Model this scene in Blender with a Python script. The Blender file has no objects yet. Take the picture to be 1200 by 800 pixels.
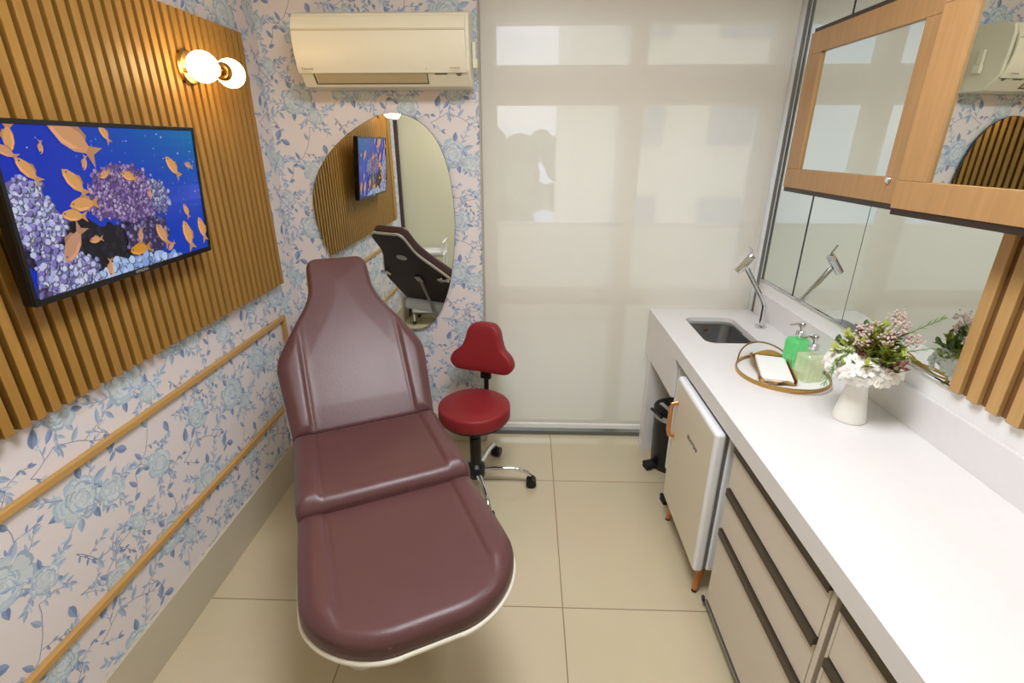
import bpy, bmesh, math, random
import numpy as np
from mathutils import Vector, Matrix
PI = math.pi
R = random.Random(7)
S = bpy.context.scene
COL = S.collection


# ------------------------------------------------------------------ helpers
def lin(c):
    return tuple((v / 12.92 if v <= .04045 else ((v + .055) / 1.055) ** 2.4) for v in [x / 255 for x in c[:3]]) + (1.0,)


def mat(name, rgb, rough=.5, metal=0., spec=.5, coat=0., trans=0., ior=1.45, emit=None, emit_s=0., bump=None, var=None, sheen=0.):
    m = bpy.data.materials.new(name)
    m.use_nodes = True
    nt = m.node_tree
    b = nt.nodes['Principled BSDF']
    b.inputs['Base Color'].default_value = lin(rgb)
    b.inputs['Roughness'].default_value = rough
    b.inputs['Metallic'].default_value = metal
    b.inputs['Specular IOR Level'].default_value = spec
    b.inputs['Coat Weight'].default_value = coat
    b.inputs['Coat Roughness'].default_value = .15
    b.inputs['Transmission Weight'].default_value = trans
    b.inputs['IOR'].default_value = ior
    b.inputs['Sheen Weight'].default_value = sheen
    if emit:
        b.inputs['Emission Color'].default_value = lin(emit)
        b.inputs['Emission Strength'].default_value = emit_s
    tc = nt.nodes.new('ShaderNodeTexCoord')
    if var:  # (scale, amount, stretch)
        mp = nt.nodes.new('ShaderNodeMapping')
        mp.inputs['Scale'].default_value = var[2]
        n = nt.nodes.new('ShaderNodeTexNoise')
        n.inputs['Scale'].default_value = var[0]
        n.inputs['Detail'].default_value = 5
        mx = nt.nodes.new('ShaderNodeMix')
        mx.data_type = 'RGBA'
        a = var[1]
        mx.inputs['A'].default_value = lin([max(0, v * (1 - a)) for v in rgb])
        mx.inputs['B'].default_value = lin([min(255, v * (1 + a)) for v in rgb])
        nt.links.new(tc.outputs['Object'], mp.inputs['Vector'])
        nt.links.new(mp.outputs['Vector'], n.inputs['Vector'])
        nt.links.new(n.outputs['Fac'], mx.inputs['Factor'])
        nt.links.new(mx.outputs['Result'], b.inputs['Base Color'])
    if bump:  # (scale, strength)
        n = nt.nodes.new('ShaderNodeTexNoise')
        n.inputs['Scale'].default_value = bump[0]
        n.inputs['Detail'].default_value = 3
        bp = nt.nodes.new('ShaderNodeBump')
        bp.inputs['Strength'].default_value = bump[1]
        bp.inputs['Distance'].default_value = .002
        nt.links.new(tc.outputs['Object'], n.inputs['Vector'])
        nt.links.new(n.outputs['Fac'], bp.inputs['Height'])
        nt.links.new(bp.outputs['Normal'], b.inputs['Normal'])
    return m


def col_mat(name, rough=.6, emit=0.):
    """material that reads the per-face pattern colour"""
    m = bpy.data.materials.new(name)
    m.use_nodes = True
    nt = m.node_tree
    b = nt.nodes['Principled BSDF']
    a = nt.nodes.new('ShaderNodeAttribute')
    a.attribute_name = 'pattern'
    b.inputs['Roughness'].default_value = rough
    if emit:
        b.inputs['Base Color'].default_value = (.01, .01, .01, 1)
        nt.links.new(a.outputs['Color'], b.inputs['Emission Color'])
        b.inputs['Emission Strength'].default_value = emit
    else:
        nt.links.new(a.outputs['Color'], b.inputs['Base Color'])
        b.inputs['Specular IOR Level'].default_value = .25
    return m


def finish(o, parent):
    COL.objects.link(o)
    if parent is not None:
        o.parent = parent
    return o


class MB:
    """collects shapes in one bmesh; build() links ONE mesh object"""

    def __init__(self):
        self.bm = bmesh.new()

    def box(self, x0, x1, y0, y1, z0, z1, M=None):
        vs = [self.bm.verts.new(Vector(p)) for p in
              [(x0, y0, z0), (x1, y0, z0), (x1, y1, z0), (x0, y1, z0), (x0, y0, z1), (x1, y0, z1), (x1, y1, z1), (x0, y1, z1)]]
        if M is not None:
            for v in vs:
                v.co = M @ v.co
        for f in [(0, 3, 2, 1), (4, 5, 6, 7), (0, 1, 5, 4), (1, 2, 6, 5), (2, 3, 7, 6), (3, 0, 4, 7)]:
            self.bm.faces.new([vs[i] for i in f])
        return self

    def loft(self, rings, closed=True, caps=True):
        rr = [[self.bm.verts.new(Vector(p)) for p in r] for r in rings]
        n = len(rr[0])
        for a, b in zip(rr, rr[1:]):
            for i in range(n if closed else n - 1):
                j = (i + 1) % n
                self.bm.faces.new([a[i], a[j], b[j], b[i]])
        if caps:
            self.bm.faces.new(rr[0][::-1])
            self.bm.faces.new(rr[-1])
        return self

    def lathe(self, prof, c=(0, 0, 0), axis=(0, 0, 1), seg=32, caps=True):
        q = Vector((0, 0, 1)).rotation_difference(Vector(axis).normalized())
        rings = []
        for r, h in prof:
            rings.append([Vector(c) + q @ Vector((r * math.cos(2 * PI * i / seg), r * math.sin(2 * PI * i / seg), h)) for i in range(seg)])
        return self.loft(rings, True, caps)

    def cyl(self, p0, p1, r0, r1=None, seg=20):
        p0, p1 = Vector(p0), Vector(p1)
        d = p1 - p0
        return self.lathe([(r0, 0), (r0 if r1 is None else r1, d.length)], p0, d, seg)

    def tube(self, pts, r, seg=10, closed=False, ry=None):
        pts = [Vector(p) for p in pts]
        n = len(pts)
        rs = r if isinstance(r, (list, tuple)) else [r] * n
        T = []
        for i in range(n):
            a = pts[(i - 1) % n] if closed else pts[max(i - 1, 0)]
            b = pts[(i + 1) % n] if closed else pts[min(i + 1, n - 1)]
            T.append((b - a).normalized())
        up = Vector((0, 0, 1)) if abs(T[0].z) < .9 else Vector((1, 0, 0))
        u = T[0].cross(up).normalized()
        rings = []
        for i in range(n):
            u = (u - T[i] * u.dot(T[i])).normalized()
            v = T[i].cross(u)
            rings.append([pts[i] + u * rs[i] * math.cos(2 * PI * k / seg) + v * (ry or rs[i]) * math.sin(2 * PI * k / seg) for k in range(seg)])
        if closed:
            rings.append(rings[0])
            rr = [[self.bm.verts.new(p) for p in q] for q in rings[:-1]]
            rr.append(rr[0])
            for a, b in zip(rr, rr[1:]):
                for i in range(seg):
                    j = (i + 1) % seg
                    self.bm.faces.new([a[i], a[j], b[j], b[i]])
            return self
        return self.loft(rings)

    def sphere(self, c, r, sx=1, sy=1, sz=1, u=16, v=10):
        ret = bmesh.ops.create_uvsphere(self.bm, u_segments=u, v_segments=v, radius=r)
        for w in ret['verts']:
            w.co = Vector((w.co.x * sx, w.co.y * sy, w.co.z * sz)) + Vector(c)
        return self

    def prism(self, pts, d, M=None):
        """flat polygon (3D points) pushed along d"""
        a = [Vector(p) for p in pts]
        b = [p + Vector(d) for p in a]
        if M is not None:
            a = [M @ p for p in a]
            b = [M @ p for p in b]
        return self.loft([a, b])

    def poly(self, pts):
        self.bm.faces.new([self.bm.verts.new(Vector(p)) for p in pts])
        return self

    def build(self, name, m, parent=None, smooth=False, bevel=0., seg=2, angle=35, M=None, sub=0):
        bmesh.ops.recalc_face_normals(self.bm, faces=self.bm.faces[:])
        me = bpy.data.meshes.new(name)
        self.bm.to_mesh(me)
        self.bm.free()
        if M is not None:
            me.transform(M)
        if m is not None:
            me.materials.append(m)
        if smooth or bevel:
            me.shade_smooth()
            me.set_sharp_from_angle(angle=math.radians(angle))
        o = bpy.data.objects.new(name, me)
        if bevel:
            bv = o.modifiers.new('bevel', 'BEVEL')
            bv.width = bevel
            bv.segments = seg
            bv.limit_method = 'ANGLE'
            bv.angle_limit = math.radians(40)
            bv.harden_normals = True
        if sub:
            sb = o.modifiers.new('sub', 'SUBSURF')
            sb.levels = sb.render_levels = sub
        return finish(o, parent)


def tag(o, label, cat, group=None):
    o['label'] = label
    o['category'] = cat
    if group:
        o['group'] = group
    return o


def thing(name, label, cat, loc=(0, 0, 0), rz=0., group=None):
    o = bpy.data.objects.new(name, None)
    o.empty_display_size = .05
    o.location = loc
    o.rotation_euler = (0, 0, rz)
    COL.objects.link(o)
    return tag(o, label, cat, group)


def struct(o):
    o['kind'] = 'structure'
    return o


def copy_tree(o, parent=None):
    c = o.copy()
    COL.objects.link(c)
    c.parent = parent
    for ch in [x for x in bpy.data.objects if x.parent == o]:
        copy_tree(ch, c)
    return c


def text_on(name, body, size, m, M, parent, extrude=.0004):
    cu = bpy.data.curves.new(name, 'FONT')
    cu.body = body
    cu.size = size
    cu.extrude = extrude
    cu.align_x = 'CENTER'
    cu.align_y = 'CENTER'
    tmp = bpy.data.objects.new('tmp_text', cu)
    COL.objects.link(tmp)
    bpy.context.view_layer.update()
    me = bpy.data.meshes.new_from_object(tmp)
    bpy.data.objects.remove(tmp)
    me.transform(M)
    me.materials.clear()
    me.materials.append(m)
    o = bpy.data.objects.new(name, me)
    return finish(o, parent)


def basis(origin, ex, ey):
    ex, ey = Vector(ex).normalized(), Vector(ey).normalized()
    ez = ex.cross(ey)
    return Matrix(((ex.x, ey.x, ez.x, origin[0]), (ex.y, ey.y, ez.y, origin[1]), (ex.z, ey.z, ez.z, origin[2]), (0, 0, 0, 1)))


def rrect(x0, x1, y0, y1, r, n=6):
    pts = []
    for cx, cy, a0 in ((x1 - r, y1 - r, 0), (x0 + r, y1 - r, 90), (x0 + r, y0 + r, 180), (x1 - r, y0 + r, 270)):
        for k in range(n + 1):
            a = math.radians(a0 + 90 * k / n)
            pts.append((cx + r * math.cos(a), cy + r * math.sin(a)))
    return pts


# ------------------------------------------------------------------ dimensions
XL, XR = -1.27, 1.262          # side walls
YW = 2.63                      # papered part of the far wall
YB = 2.70                      # blind
YR = -1.25                     # wall behind the camera
ZC = 2.62
CT = .844                      # worktop

# ------------------------------------------------------------------ materials
M = {}
M['white'] = mat('white_gloss', (238, 238, 236), .25, spec=.5)
M['quartz'] = mat('white_quartz', (227, 225, 224), .22, spec=.5, var=(40, .012, (1, 1, 1)))
M['paint'] = mat('ceiling_paint', (240, 238, 232), .8)
M['cream_wall'] = mat('cream_laminate', (226, 222, 196), .45)
M['frame_beige'] = mat('window_frame_beige', (214, 196, 168), .5)
M['alu'] = mat('aluminium', (150, 150, 150), .35, .9)
M['dark_alu'] = mat('dark_profile', (62, 52, 44), .4, .3)
M['handle_profile'] = mat('bronze_profile', (84, 74, 62), .38, .6)
M['black'] = mat('black_plastic', (20, 20, 21), .35)
M['black_soft'] = mat('black_rubber', (26, 26, 27), .6)
M['tv_black'] = mat('tv_black', (12, 12, 14), .25)
M['chrome'] = mat('chrome', (225, 225, 228), .07, 1.)
M['steel'] = mat('brushed_steel', (178, 178, 180), .3, 1.)
M['gold'] = mat('brushed_gold', (190, 152, 88), .28, 1.)
M['brass'] = mat('brass', (190, 150, 90), .25, 1.)
M['mirror'] = mat('mirror_glass', (226, 232, 228), .0, 1.)
M['mirror_edge'] = mat('mirror_edge', (70, 80, 78), .2, .4)
M['wood_left'] = mat('slat_oak', (158, 117, 54), .42, var=(6, .12, (8, 8, .5)))
M['wood_left_dark'] = mat('slat_groove', (74, 46, 18), .6, var=(6, .1, (8, 8, .5)))
M['wood_right'] = mat('slat_oak_right', (190, 150, 94), .42, var=(6, .1, (8, 8, .5)))
M['wood_right_dark'] = mat('slat_groove_right', (118, 82, 44), .6)
M['wood_cab'] = mat('cabinet_oak', (170, 130, 84), .38, var=(7, .10, (9, 9, .6)))
M['rail'] = mat('rail_oak', (190, 148, 86), .45, var=(6, .08, (9, .6, 9)))
M['leg_wood'] = mat('beech_leg', (196, 124, 66), .4, var=(9, .1, (6, 6, 1)))
M['baseboard'] = mat('porcelain_skirting', (196, 186, 164), .3, var=(6, .03, (1, 1, 1)))
M['greige'] = mat('greige_laminate', (216, 207, 192), .42)
M['fridge'] = mat('fridge_white', (220, 212, 190), .28)
M['fridge_trim'] = mat('fridge_edge', (236, 238, 242), .25)
M['gasket'] = mat('door_gasket', (120, 122, 126), .6)
M['copper'] = mat('copper_handle', (214, 150, 104), .28, .75)
M['burgundy'] = mat('burgundy_vinyl', (89, 57, 57), .36, spec=.5, bump=(260, .25), var=(12, .05, (1, 1, 1)))
M['backboard'] = mat('dark_brown_shell', (44, 30, 28), .5)
M['piping'] = mat('cream_edge', (224, 218, 202), .4)
M['red'] = mat('red_vinyl', (136, 30, 36), .48, spec=.45, bump=(300, .1))
M['ac'] = mat('ac_plastic', (230, 223, 198), .35)
M['ac_dark'] = mat('ac_louver', (190, 172, 132), .4)
M['ac_line'] = mat('ac_gap', (84, 70, 44), .6)
M['print_grey'] = mat('grey_print', (120, 116, 108), .5)
M['silver_print'] = mat('silver_print', (190, 188, 184), .35, .5)
M['ink'] = mat('black_print', (24, 22, 20), .45)
M['label_white'] = mat('label_white', (214, 214, 210), .5)
M['label_blue'] = mat('label_blue', (90, 120, 170), .5)
M['ceramic'] = mat('white_ceramic', (240, 238, 230), .35, spec=.4)
M['paper'] = mat('white_paper', (246, 246, 244), .8)
M['leaf'] = mat('leaf_green', (150, 158, 66), .55, var=(30, .25, (1, 1, 1)))
M['leaf_dark'] = mat('leaf_deep_green', (74, 96, 48), .55, var=(30, .2, (1, 1, 1)))
M['leaf_red'] = mat('leaf_maroon', (108, 56, 46), .55, var=(30, .2, (1, 1, 1)))
M['stem'] = mat('stem_green', (120, 156, 84), .5)
M['blossom'] = mat('blossom_pink', (214, 190, 182), .6, var=(60, .1, (1, 1, 1)))
M['globe'] = mat('globe_glass', (255, 240, 215), .3, emit=(255, 218, 160), emit_s=18.)
M['led'] = mat('led_diffuser', (255, 255, 255), .5, emit=(246, 249, 255), emit_s=31.)
M['wallpaper'] = col_mat('floral_wallpaper', .62)
M['screen'] = col_mat('aquarium_picture', .12, emit=.85)
M['screen'].node_tree.nodes['Principled BSDF'].inputs['Specular IOR Level'].default_value = .12
M['tree'] = mat('tree_leaves', (96, 112, 74), .7, var=(4, .2, (1, 1, 1)))
M['bark'] = mat('bark', (90, 74, 58), .8)
M['facade'] = mat('cream_render', (226, 216, 190), .8)
M['facade_window'] = mat('dull_glazing', (150, 156, 158), .3)
M['terrace'] = mat('terrace_tile', (190, 182, 168), .6)


def glass_mat(name, tint, a):
    m = bpy.data.materials.new(name)
    m.use_nodes = True
    nt = m.node_tree
    nt.nodes.remove(nt.nodes['Principled BSDF'])
    out = nt.nodes['Material Output']
    t = nt.nodes.new('ShaderNodeBsdfTransparent')
    t.inputs['Color'].default_value = lin(tint)
    g = nt.nodes.new('ShaderNodeBsdfGlossy')
    g.inputs['Roughness'].default_value = .02
    mx = nt.nodes.new('ShaderNodeMixShader')
    mx.inputs['Fac'].default_value = a
    nt.links.new(t.outputs[0], mx.inputs[1])
    nt.links.new(g.outputs[0], mx.inputs[2])
    nt.links.new(mx.outputs[0], out.inputs['Surface'])
    return m


M['pane'] = glass_mat('window_glass', (246, 250, 250), .05)


def soap_mat(name, rgb, clear):
    m = bpy.data.materials.new(name)
    m.use_nodes = True
    nt = m.node_tree
    nt.nodes.remove(nt.nodes['Principled BSDF'])
    out = nt.nodes['Material Output']
    d = nt.nodes.new('ShaderNodeBsdfDiffuse')
    d.inputs['Color'].default_value = lin(rgb)
    t = nt.nodes.new('ShaderNodeBsdfTranslucent')
    t.inputs['Color'].default_value = lin(rgb)
    p = nt.nodes.new('ShaderNodeBsdfTransparent')
    p.inputs['Color'].default_value = lin(rgb)
    m1 = nt.nodes.new('ShaderNodeMixShader')
    m1.inputs['Fac'].default_value = .45
    m2 = nt.nodes.new('ShaderNodeMixShader')
    m2.inputs['Fac'].default_value = clear
    nt.links.new(d.outputs[0], m1.inputs[1])
    nt.links.new(t.outputs[0], m1.inputs[2])
    nt.links.new(m1.outputs[0], m2.inputs[1])
    nt.links.new(p.outputs[0], m2.inputs[2])
    nt.links.new(m2.outputs[0], out.inputs['Surface'])
    return m


M['green_soap'] = soap_mat('green_soap', (150, 252, 184), .3)
M['pale_soap'] = soap_mat('pale_soap', (253, 255, 238), .5)
M['clear'] = glass_mat('bottle_glass', (252, 255, 252), .11)


def blind_mat():
    m = bpy.data.materials.new('screen_fabric')
    m.use_nodes = True
    nt = m.node_tree
    nt.nodes.remove(nt.nodes['Principled BSDF'])
    out = nt.nodes['Material Output']
    d = nt.nodes.new('ShaderNodeBsdfDiffuse')
    d.inputs['Color'].default_value = lin((238, 233, 222))
    t = nt.nodes.new('ShaderNodeBsdfTranslucent')
    t.inputs['Color'].default_value = lin((230, 228, 220))
    p = nt.nodes.new('ShaderNodeBsdfTransparent')
    p.inputs['Color'].default_value = (1, 1, 1, 1)
    g = nt.nodes.new('ShaderNodeBsdfGlossy')
    g.inputs['Roughness'].default_value = .35
    m1 = nt.nodes.new('ShaderNodeMixShader')
    m1.inputs['Fac'].default_value = .22
    m2 = nt.nodes.new('ShaderNodeMixShader')
    m2.inputs['Fac'].default_value = .15
    m3 = nt.nodes.new('ShaderNodeMixShader')
    m3.inputs['Fac'].default_value = .03
    nt.links.new(d.outputs[0], m1.inputs[1])
    nt.links.new(t.outputs[0], m1.inputs[2])
    nt.links.new(m1.outputs[0], m2.inputs[1])
    nt.links.new(p.outputs[0], m2.inputs[2])
    nt.links.new(m2.outputs[0], m3.inputs[1])
    nt.links.new(g.outputs[0], m3.inputs[2])
    nt.links.new(m3.outputs[0], out.inputs['Surface'])
    return m


M['blind'] = blind_mat()


def floor_mat():
    m = mat('porcelain_tiles', (206, 190, 156), .11, spec=.5)
    nt = m.node_tree
    b = nt.nodes['Principled BSDF']
    tc = nt.nodes.new('ShaderNodeTexCoord')
    mp = nt.nodes.new('ShaderNodeMapping')
    mp.inputs['Location'].default_value = (-.1539 + 8, -2.2481 + 8, 0)
    br = nt.nodes.new('ShaderNodeTexBrick')
    br.offset = 0
    br.inputs['Scale'].default_value = 1
    br.inputs['Mortar Size'].default_value = .0022
    br.inputs['Mortar Smooth'].default_value = .1
    br.inputs['Brick Width'].default_value = .8
    br.inputs['Row Height'].default_value = .8
    br.inputs['Color1'].default_value = lin((210, 196, 165))
    br.inputs['Color2'].default_value = lin((207, 193, 162))
    br.inputs['Mortar'].default_value = lin((140, 122, 92))
    nz = nt.nodes.new('ShaderNodeTexNoise')
    nz.inputs['Scale'].default_value = 3
    nz.inputs['Detail'].default_value = 6
    mx = nt.nodes.new('ShaderNodeMix')
    mx.data_type = 'RGBA'
    mx.blend_type = 'MULTIPLY'
    mx.inputs['Factor'].default_value = .12
    nt.links.new(tc.outputs['Object'], mp.inputs['Vector'])
    nt.links.new(mp.outputs['Vector'], br.inputs['Vector'])
    nt.links.new(tc.outputs['Object'], nz.inputs['Vector'])
    nt.links.new(br.outputs['Color'], mx.inputs['A'])
    nt.links.new(nz.outputs['Color'], mx.inputs['B'])
    nt.links.new(mx.outputs['Result'], b.inputs['Base Color'])
    return m


M['floor'] = floor_mat()

# ------------------------------------------------------------------ floral wallpaper (drawn as leaf and petal shapes in the wall's own mesh)
BG = (226, 217, 215)
TW, TH = .50, .60


def motif_tile():
    rr = random.Random(21)
    out = []          # (points, colour)

    def jit(c, a=8):
        d = rr.uniform(-a, a)
        return tuple(max(0, min(255, v + d)) for v in c)

    def leaf(x, y, ang, L, W, c):
        n = 6
        top, bot = [], []
        for i in range(n + 1):
            t = i / n
            w = W * math.sin(PI * t ** .8) * .5
            top.append((t * L, w))
            bot.append((t * L, -w))
        ca, sa = math.cos(ang), math.sin(ang)
        tr = lambda p: (x + p[0] * ca - p[1] * sa, y + p[0] * sa + p[1] * ca)
        c = jit(c)
        out.append(([tr(p) for p in top + [(L * .5, 0)]][:], c))
        out.append(([tr(p) for p in [(0, 0)] + bot[1:-1] + [(L, 0), (L * .5, 0)]], tuple(min(255, v + 18) for v in c)))

    def strip(pts, w, c):
        for a, b in zip(pts, pts[1:]):
            dx, dy = b[0] - a[0], b[1] - a[1]
            l = math.hypot(dx, dy) or 1
            nx, ny = -dy / l * w / 2, dx / l * w / 2
            out.append(([(a[0] + nx, a[1] + ny), (a[0] - nx, a[1] - ny), (b[0] - nx, b[1] - ny), (b[0] + nx, b[1] + ny)], c))

    DK, MD, PL = (126, 144, 178), (158, 174, 198), (188, 200, 210)

    def sprig(x, y, ang, L, n=5, c=MD, lw=.02):
        pts = []
        a = ang
        px, py = x, y
        for i in range(n + 1):
            pts.append((px, py))
            a += rr.uniform(-.25, .25)
            px += math.cos(a) * L / n
            py += math.sin(a) * L / n
        strip(pts, .0022, (140, 146, 168))
        for i, p in enumerate(pts[1:]):
            s = 1 if i % 2 else -1
            leaf(p[0], p[1], a + s * rr.uniform(.5, 1.0), lw * rr.uniform(.8, 1.3), lw * .42, c if rr.random() < .7 else PL)
        leaf(pts[-1][0], pts[-1][1], a, lw * 1.3, lw * .5, c)

    def peony(cx, cy, rad):
        X0, Y0 = cx, cy
        for ring, (f, n) in enumerate(((1.08, 6), (.92, 7), (.72, 6), (.52, 5), (.34, 4), (.18, 3))):
            cx, cy = X0 + rr.uniform(-.13, .13) * rad, Y0 + rr.uniform(-.13, .13) * rad
            off = rr.uniform(0, 6)
            for k in range(n):
                a = off + 2 * PI * k / n + rr.uniform(-.15, .15)
                rl = rad * f * rr.uniform(.75, 1.15)
                wd = 2.3 * rl * math.sin(PI / n) * .62
                for q, c in ((1., jit((172, 190, 204), 12)), (.86, jit((208, 215, 218), 8))):
                    pts = []
                    for t, w in ((.15, .25), (.5, .75), (.8, 1.), (.95, .8), (1., .35), (.97, 0), (1.01, -.35), (.94, -.85), (.78, -1.), (.5, -.7), (.15, -.25)):
                        u = (t * rl) * (q if t > .3 else 1)
                        v = w * wd * .5 * q
                        pts.append((cx + u * math.cos(a) - v * math.sin(a), cy + u * math.sin(a) + v * math.cos(a)))
                    out.append((pts, c))

    def cluster(cx, cy, rad, ang):
        for k in range(6):
            a = ang + k * 2 * PI / 6 + rr.uniform(-.4, .4)
            leaf(cx + math.cos(a) * rad * .8, cy + math.sin(a) * rad * .8, a + rr.uniform(-.3, .3), rad * rr.uniform(.6, .95), rad * .34, DK if k % 2 else MD)
        for k in range(4):
            a = ang + .6 + k * PI / 2 + rr.uniform(-.4, .4)
            sprig(cx + math.cos(a) * rad * .8, cy + math.sin(a) * rad * .8, a, rad * rr.uniform(.9, 1.4), 5, MD, .024)
        peony(cx, cy, rad)

    def branch(pts, lw=.034):
        fine = []
        for a, b in zip(pts, pts[1:]):
            for k in range(4):
                t = k / 4
                fine.append((a[0] + (b[0] - a[0]) * t + rr.uniform(-.002, .002) + .008 * math.sin(PI * t), a[1] + (b[1] - a[1]) * t + rr.uniform(-.002, .002)))
        fine.append(pts[-1])
        strip(fine, .0026, (140, 148, 172))
        for i, p in enumerate(fine):
            if i % 2 == 0:
                s = 1 if (i // 2) % 2 else -1
                d = math.atan2(pts[-1][1] - pts[0][1], pts[-1][0] - pts[0][0])
                if rr.random() < .45:
                    leaf(p[0], p[1], d + s * rr.uniform(.6, 1.2), lw * rr.uniform(.9, 1.5), lw * .5, DK if rr.random() < .5 else MD)
                else:
                    sprig(p[0], p[1], d + s * rr.uniform(.6, 1.2), lw * 1.9, 4, MD if rr.random() < .7 else DK, .02)

    branch([(.02, .30), (.10, .345), (.19, .31), (.28, .35)])
    branch([(.28, .02), (.31, .10), (.38, .16), (.42, .28)])
    branch([(.02, .50), (.10, .48), (.17, .53), (.26, .55)])
    branch([(.38, .42), (.43, .48), (.41, .56), (.46, .62)])
    branch([(.05, .02), (.10, -.05), (.18, -.06)])
    branch([(.24, .20), (.27, .26), (.24, .32)], .028)
    cluster(.12, .16, .070, .3)
    cluster(.215, .115, .045, 1.3)
    cluster(.37, .40, .066, 1.2)
    cluster(.455, .33, .042, .2)
    cluster(.41, .07, .050, 2.)
    cluster(.14, .43, .052, .8)
    cluster(.27, .54, .036, 1.9)
    leaf(.27, .27, 4.3, .055, .028, DK)
    leaf(.48, .20, 4.9, .050, .025, DK)
    leaf(.05, .37, 1.2, .055, .027, DK)
    leaf(.31, .20, 2.6, .050, .026, DK)
    return out


TILE = motif_tile()


def papered(name, boxdims, to3, u0, u1, v0, v1, skip=None):
    """wall slab plus the printed pattern lying 0.1 mm apart layer by layer on its face"""
    b = MB()
    b.box(*boxdims)
    bm = b.bm
    bmesh.ops.recalc_face_normals(bm, faces=bm.faces[:])
    lay = bm.faces.layers.int.new('ci')
    cols = [lin(BG)]
    for f in bm.faces:
        f[lay] = 0
    iu0, iu1 = int((u0 - 1) // TW), int((u1 + 1) // TW)
    iv0, iv1 = int((v0 - 1) // TH), int((v1 + 1) // TH)
    for iu in range(iu0, iu1 + 1):
        for iv in range(iv0, iv1 + 1):
            ou, ov = iu * TW, iv * TH + (TH / 2 if iu % 2 else 0)
            for k, (pts, c) in enumerate(TILE):
                us = [ou + p[0] for p in pts]
                vs = [ov + p[1] for p in pts]
                if max(us) < u0 or min(us) > u1 or max(vs) < v0 or min(vs) > v1:
                    continue
                if skip and min(us) > skip[0] and max(us) < skip[1] and min(vs) > skip[2] and max(vs) < skip[3]:
                    continue
                h = .0002 + .0000004 * k
                P = []
                for x, y in zip(us, vs):
                    P.append(to3(min(max(x, u0), u1), min(max(y, v0), v1), h))
                f = bm.faces.new([bm.verts.new(Vector(p)) for p in P])
                f[lay] = len(cols)
                cols.append(lin(c))
    me = bpy.data.meshes.new(name)
    idx = [f[lay] for f in bm.faces]
    bm.to_mesh(me)
    bm.free()
    at = me.color_attributes.new('pattern', 'FLOAT_COLOR', 'CORNER')
    flat = []
    for p, i in zip(me.polygons, idx):
        flat.extend(cols[i] * p.loop_total)
    at.data.foreach_set('color', flat)
    me.materials.append(M['wallpaper'])
    return struct(finish(bpy.data.objects.new(name, me), None))


# ------------------------------------------------------------------ room shell
struct(MB().box(XL - .15, XR + .15, YR - .15, YB + .35, -.12, 0).build('floor', M['floor']))
struct(MB().box(XL - .15, XR + .15, YR - .15, YB + .35, ZC, ZC + .1).build('ceiling', M['paint']))
papered('wall_left', (XL - .1, XL, YR - .1, YW + .1, 0, ZC), lambda u, v, h: (XL + h, u, v), .2, YW, 0, ZC, (.5, 2.36, 1.1, 2.1))
papered('wall_back', (XL, -.243, YW, YW + .12, 0, ZC), lambda u, v, h: (u, YW - h, v), XL, -.243, 0, ZC)
struct(MB().box(XR, XR + .1, YR - .1, YB + .3, 0, ZC).build('wall_right', M['white']))
struct(MB().box(XL, XR, YR - .1, YR, 0, ZC).build('wall_rear', M['cream_wall']))
# cream wall stub beside the camera (seen in the oval mirror)
struct(MB().box(XL, -.62, .06, .15, 0, ZC).build('wall_entrance', M['cream_wall']))
struct(MB().box(XL, XL + .03, .15, .19, 0, ZC).build('trim_1', mat('dark_jamb', (74, 60, 62), .5)))
# skirting
bb = MB().box(XL, XL + .014, .19, YW, 0, .194)
struct(bb.build('baseboard_left', M['baseboard'], bevel=.002))
struct(MB().box(XL + .014, -.243, YW - .014, YW, 0, .194).build('baseboard_back', M['baseboard'], bevel=.002))
# papered wall's end strip and the metal post in the right-hand corner
struct(MB().box(-.243, -.236, YW - .004, YW + .12, 0, ZC).build('trim_2', mat('grey_edge_strip', (176, 168, 156), .5), bevel=.001))
struct(MB().box(1.240, 1.252, YB - .045, YB - .03, CT, ZC).build('trim_3', mat('grey_post', (112, 108, 102), .45), bevel=.002))

# window behind the blind -------------------------------------------------
WY0, WY1 = 2.80, 2.90
k_ = WY0 / 2.707
wx = lambda x: x * k_
wz = lambda z: 1.7 + (z - 1.7) * k_
wa0, wa1, wb0, wb1 = wx(-.165), wx(.478), wx(.56), 1.20
rows = [(wz(.02), wz(.86)), (wz(.96), wz(1.885)), (wz(2.055), wz(2.235))]
f = MB()
L_, R_ = -.36, XR
f.box(L_, wa0, WY0, WY1, 0, ZC).box(wa1, wb0, WY0, WY1, 0, ZC).box(wb1, R_, WY0, WY1, 0, ZC)
for x0, x1 in ((wa0, wa1), (wb0, wb1)):
    f.box(x0, x1, WY0, WY1, 0, rows[0][0]).box(x0, x1, WY0, WY1, rows[0][1], rows[1][0])
    f.box(x0, x1, WY0, WY1, rows[1][1], rows[2][0]).box(x0, x1, WY0, WY1, rows[2][1], ZC)
win = struct(f.build('window_1', M['frame_beige']))
s = MB()
for x0, x1 in ((wa0, wa1), (wb0, wb1)):
    s.box(x0, x1, WY0 + .03, WY0 + .06, wz(1.285), wz(1.31))
    s.box(x1 - .035, x1, WY0 + .03, WY0 + .06, rows[1][0], rows[1][1])
s.build('window_rail', M['white'], win)
g = MB()
for x0, x1 in ((wa0, wa1), (wb0, wb1)):
    for z0, z1 in rows:
        g.poly([(x0, WY0 + .07, z0), (x1, WY0 + .07, z0), (x1, WY0 + .07, z1), (x0, WY0 + .07, z1)])
g.build('window_pane', M['pane'], win)

struct(MB().box(-.243, 1.23, YB + .012, WY0, 0, .028).build('trim_6', mat('sill_track', (120, 118, 112), .4, .4), bevel=.002))

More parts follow.
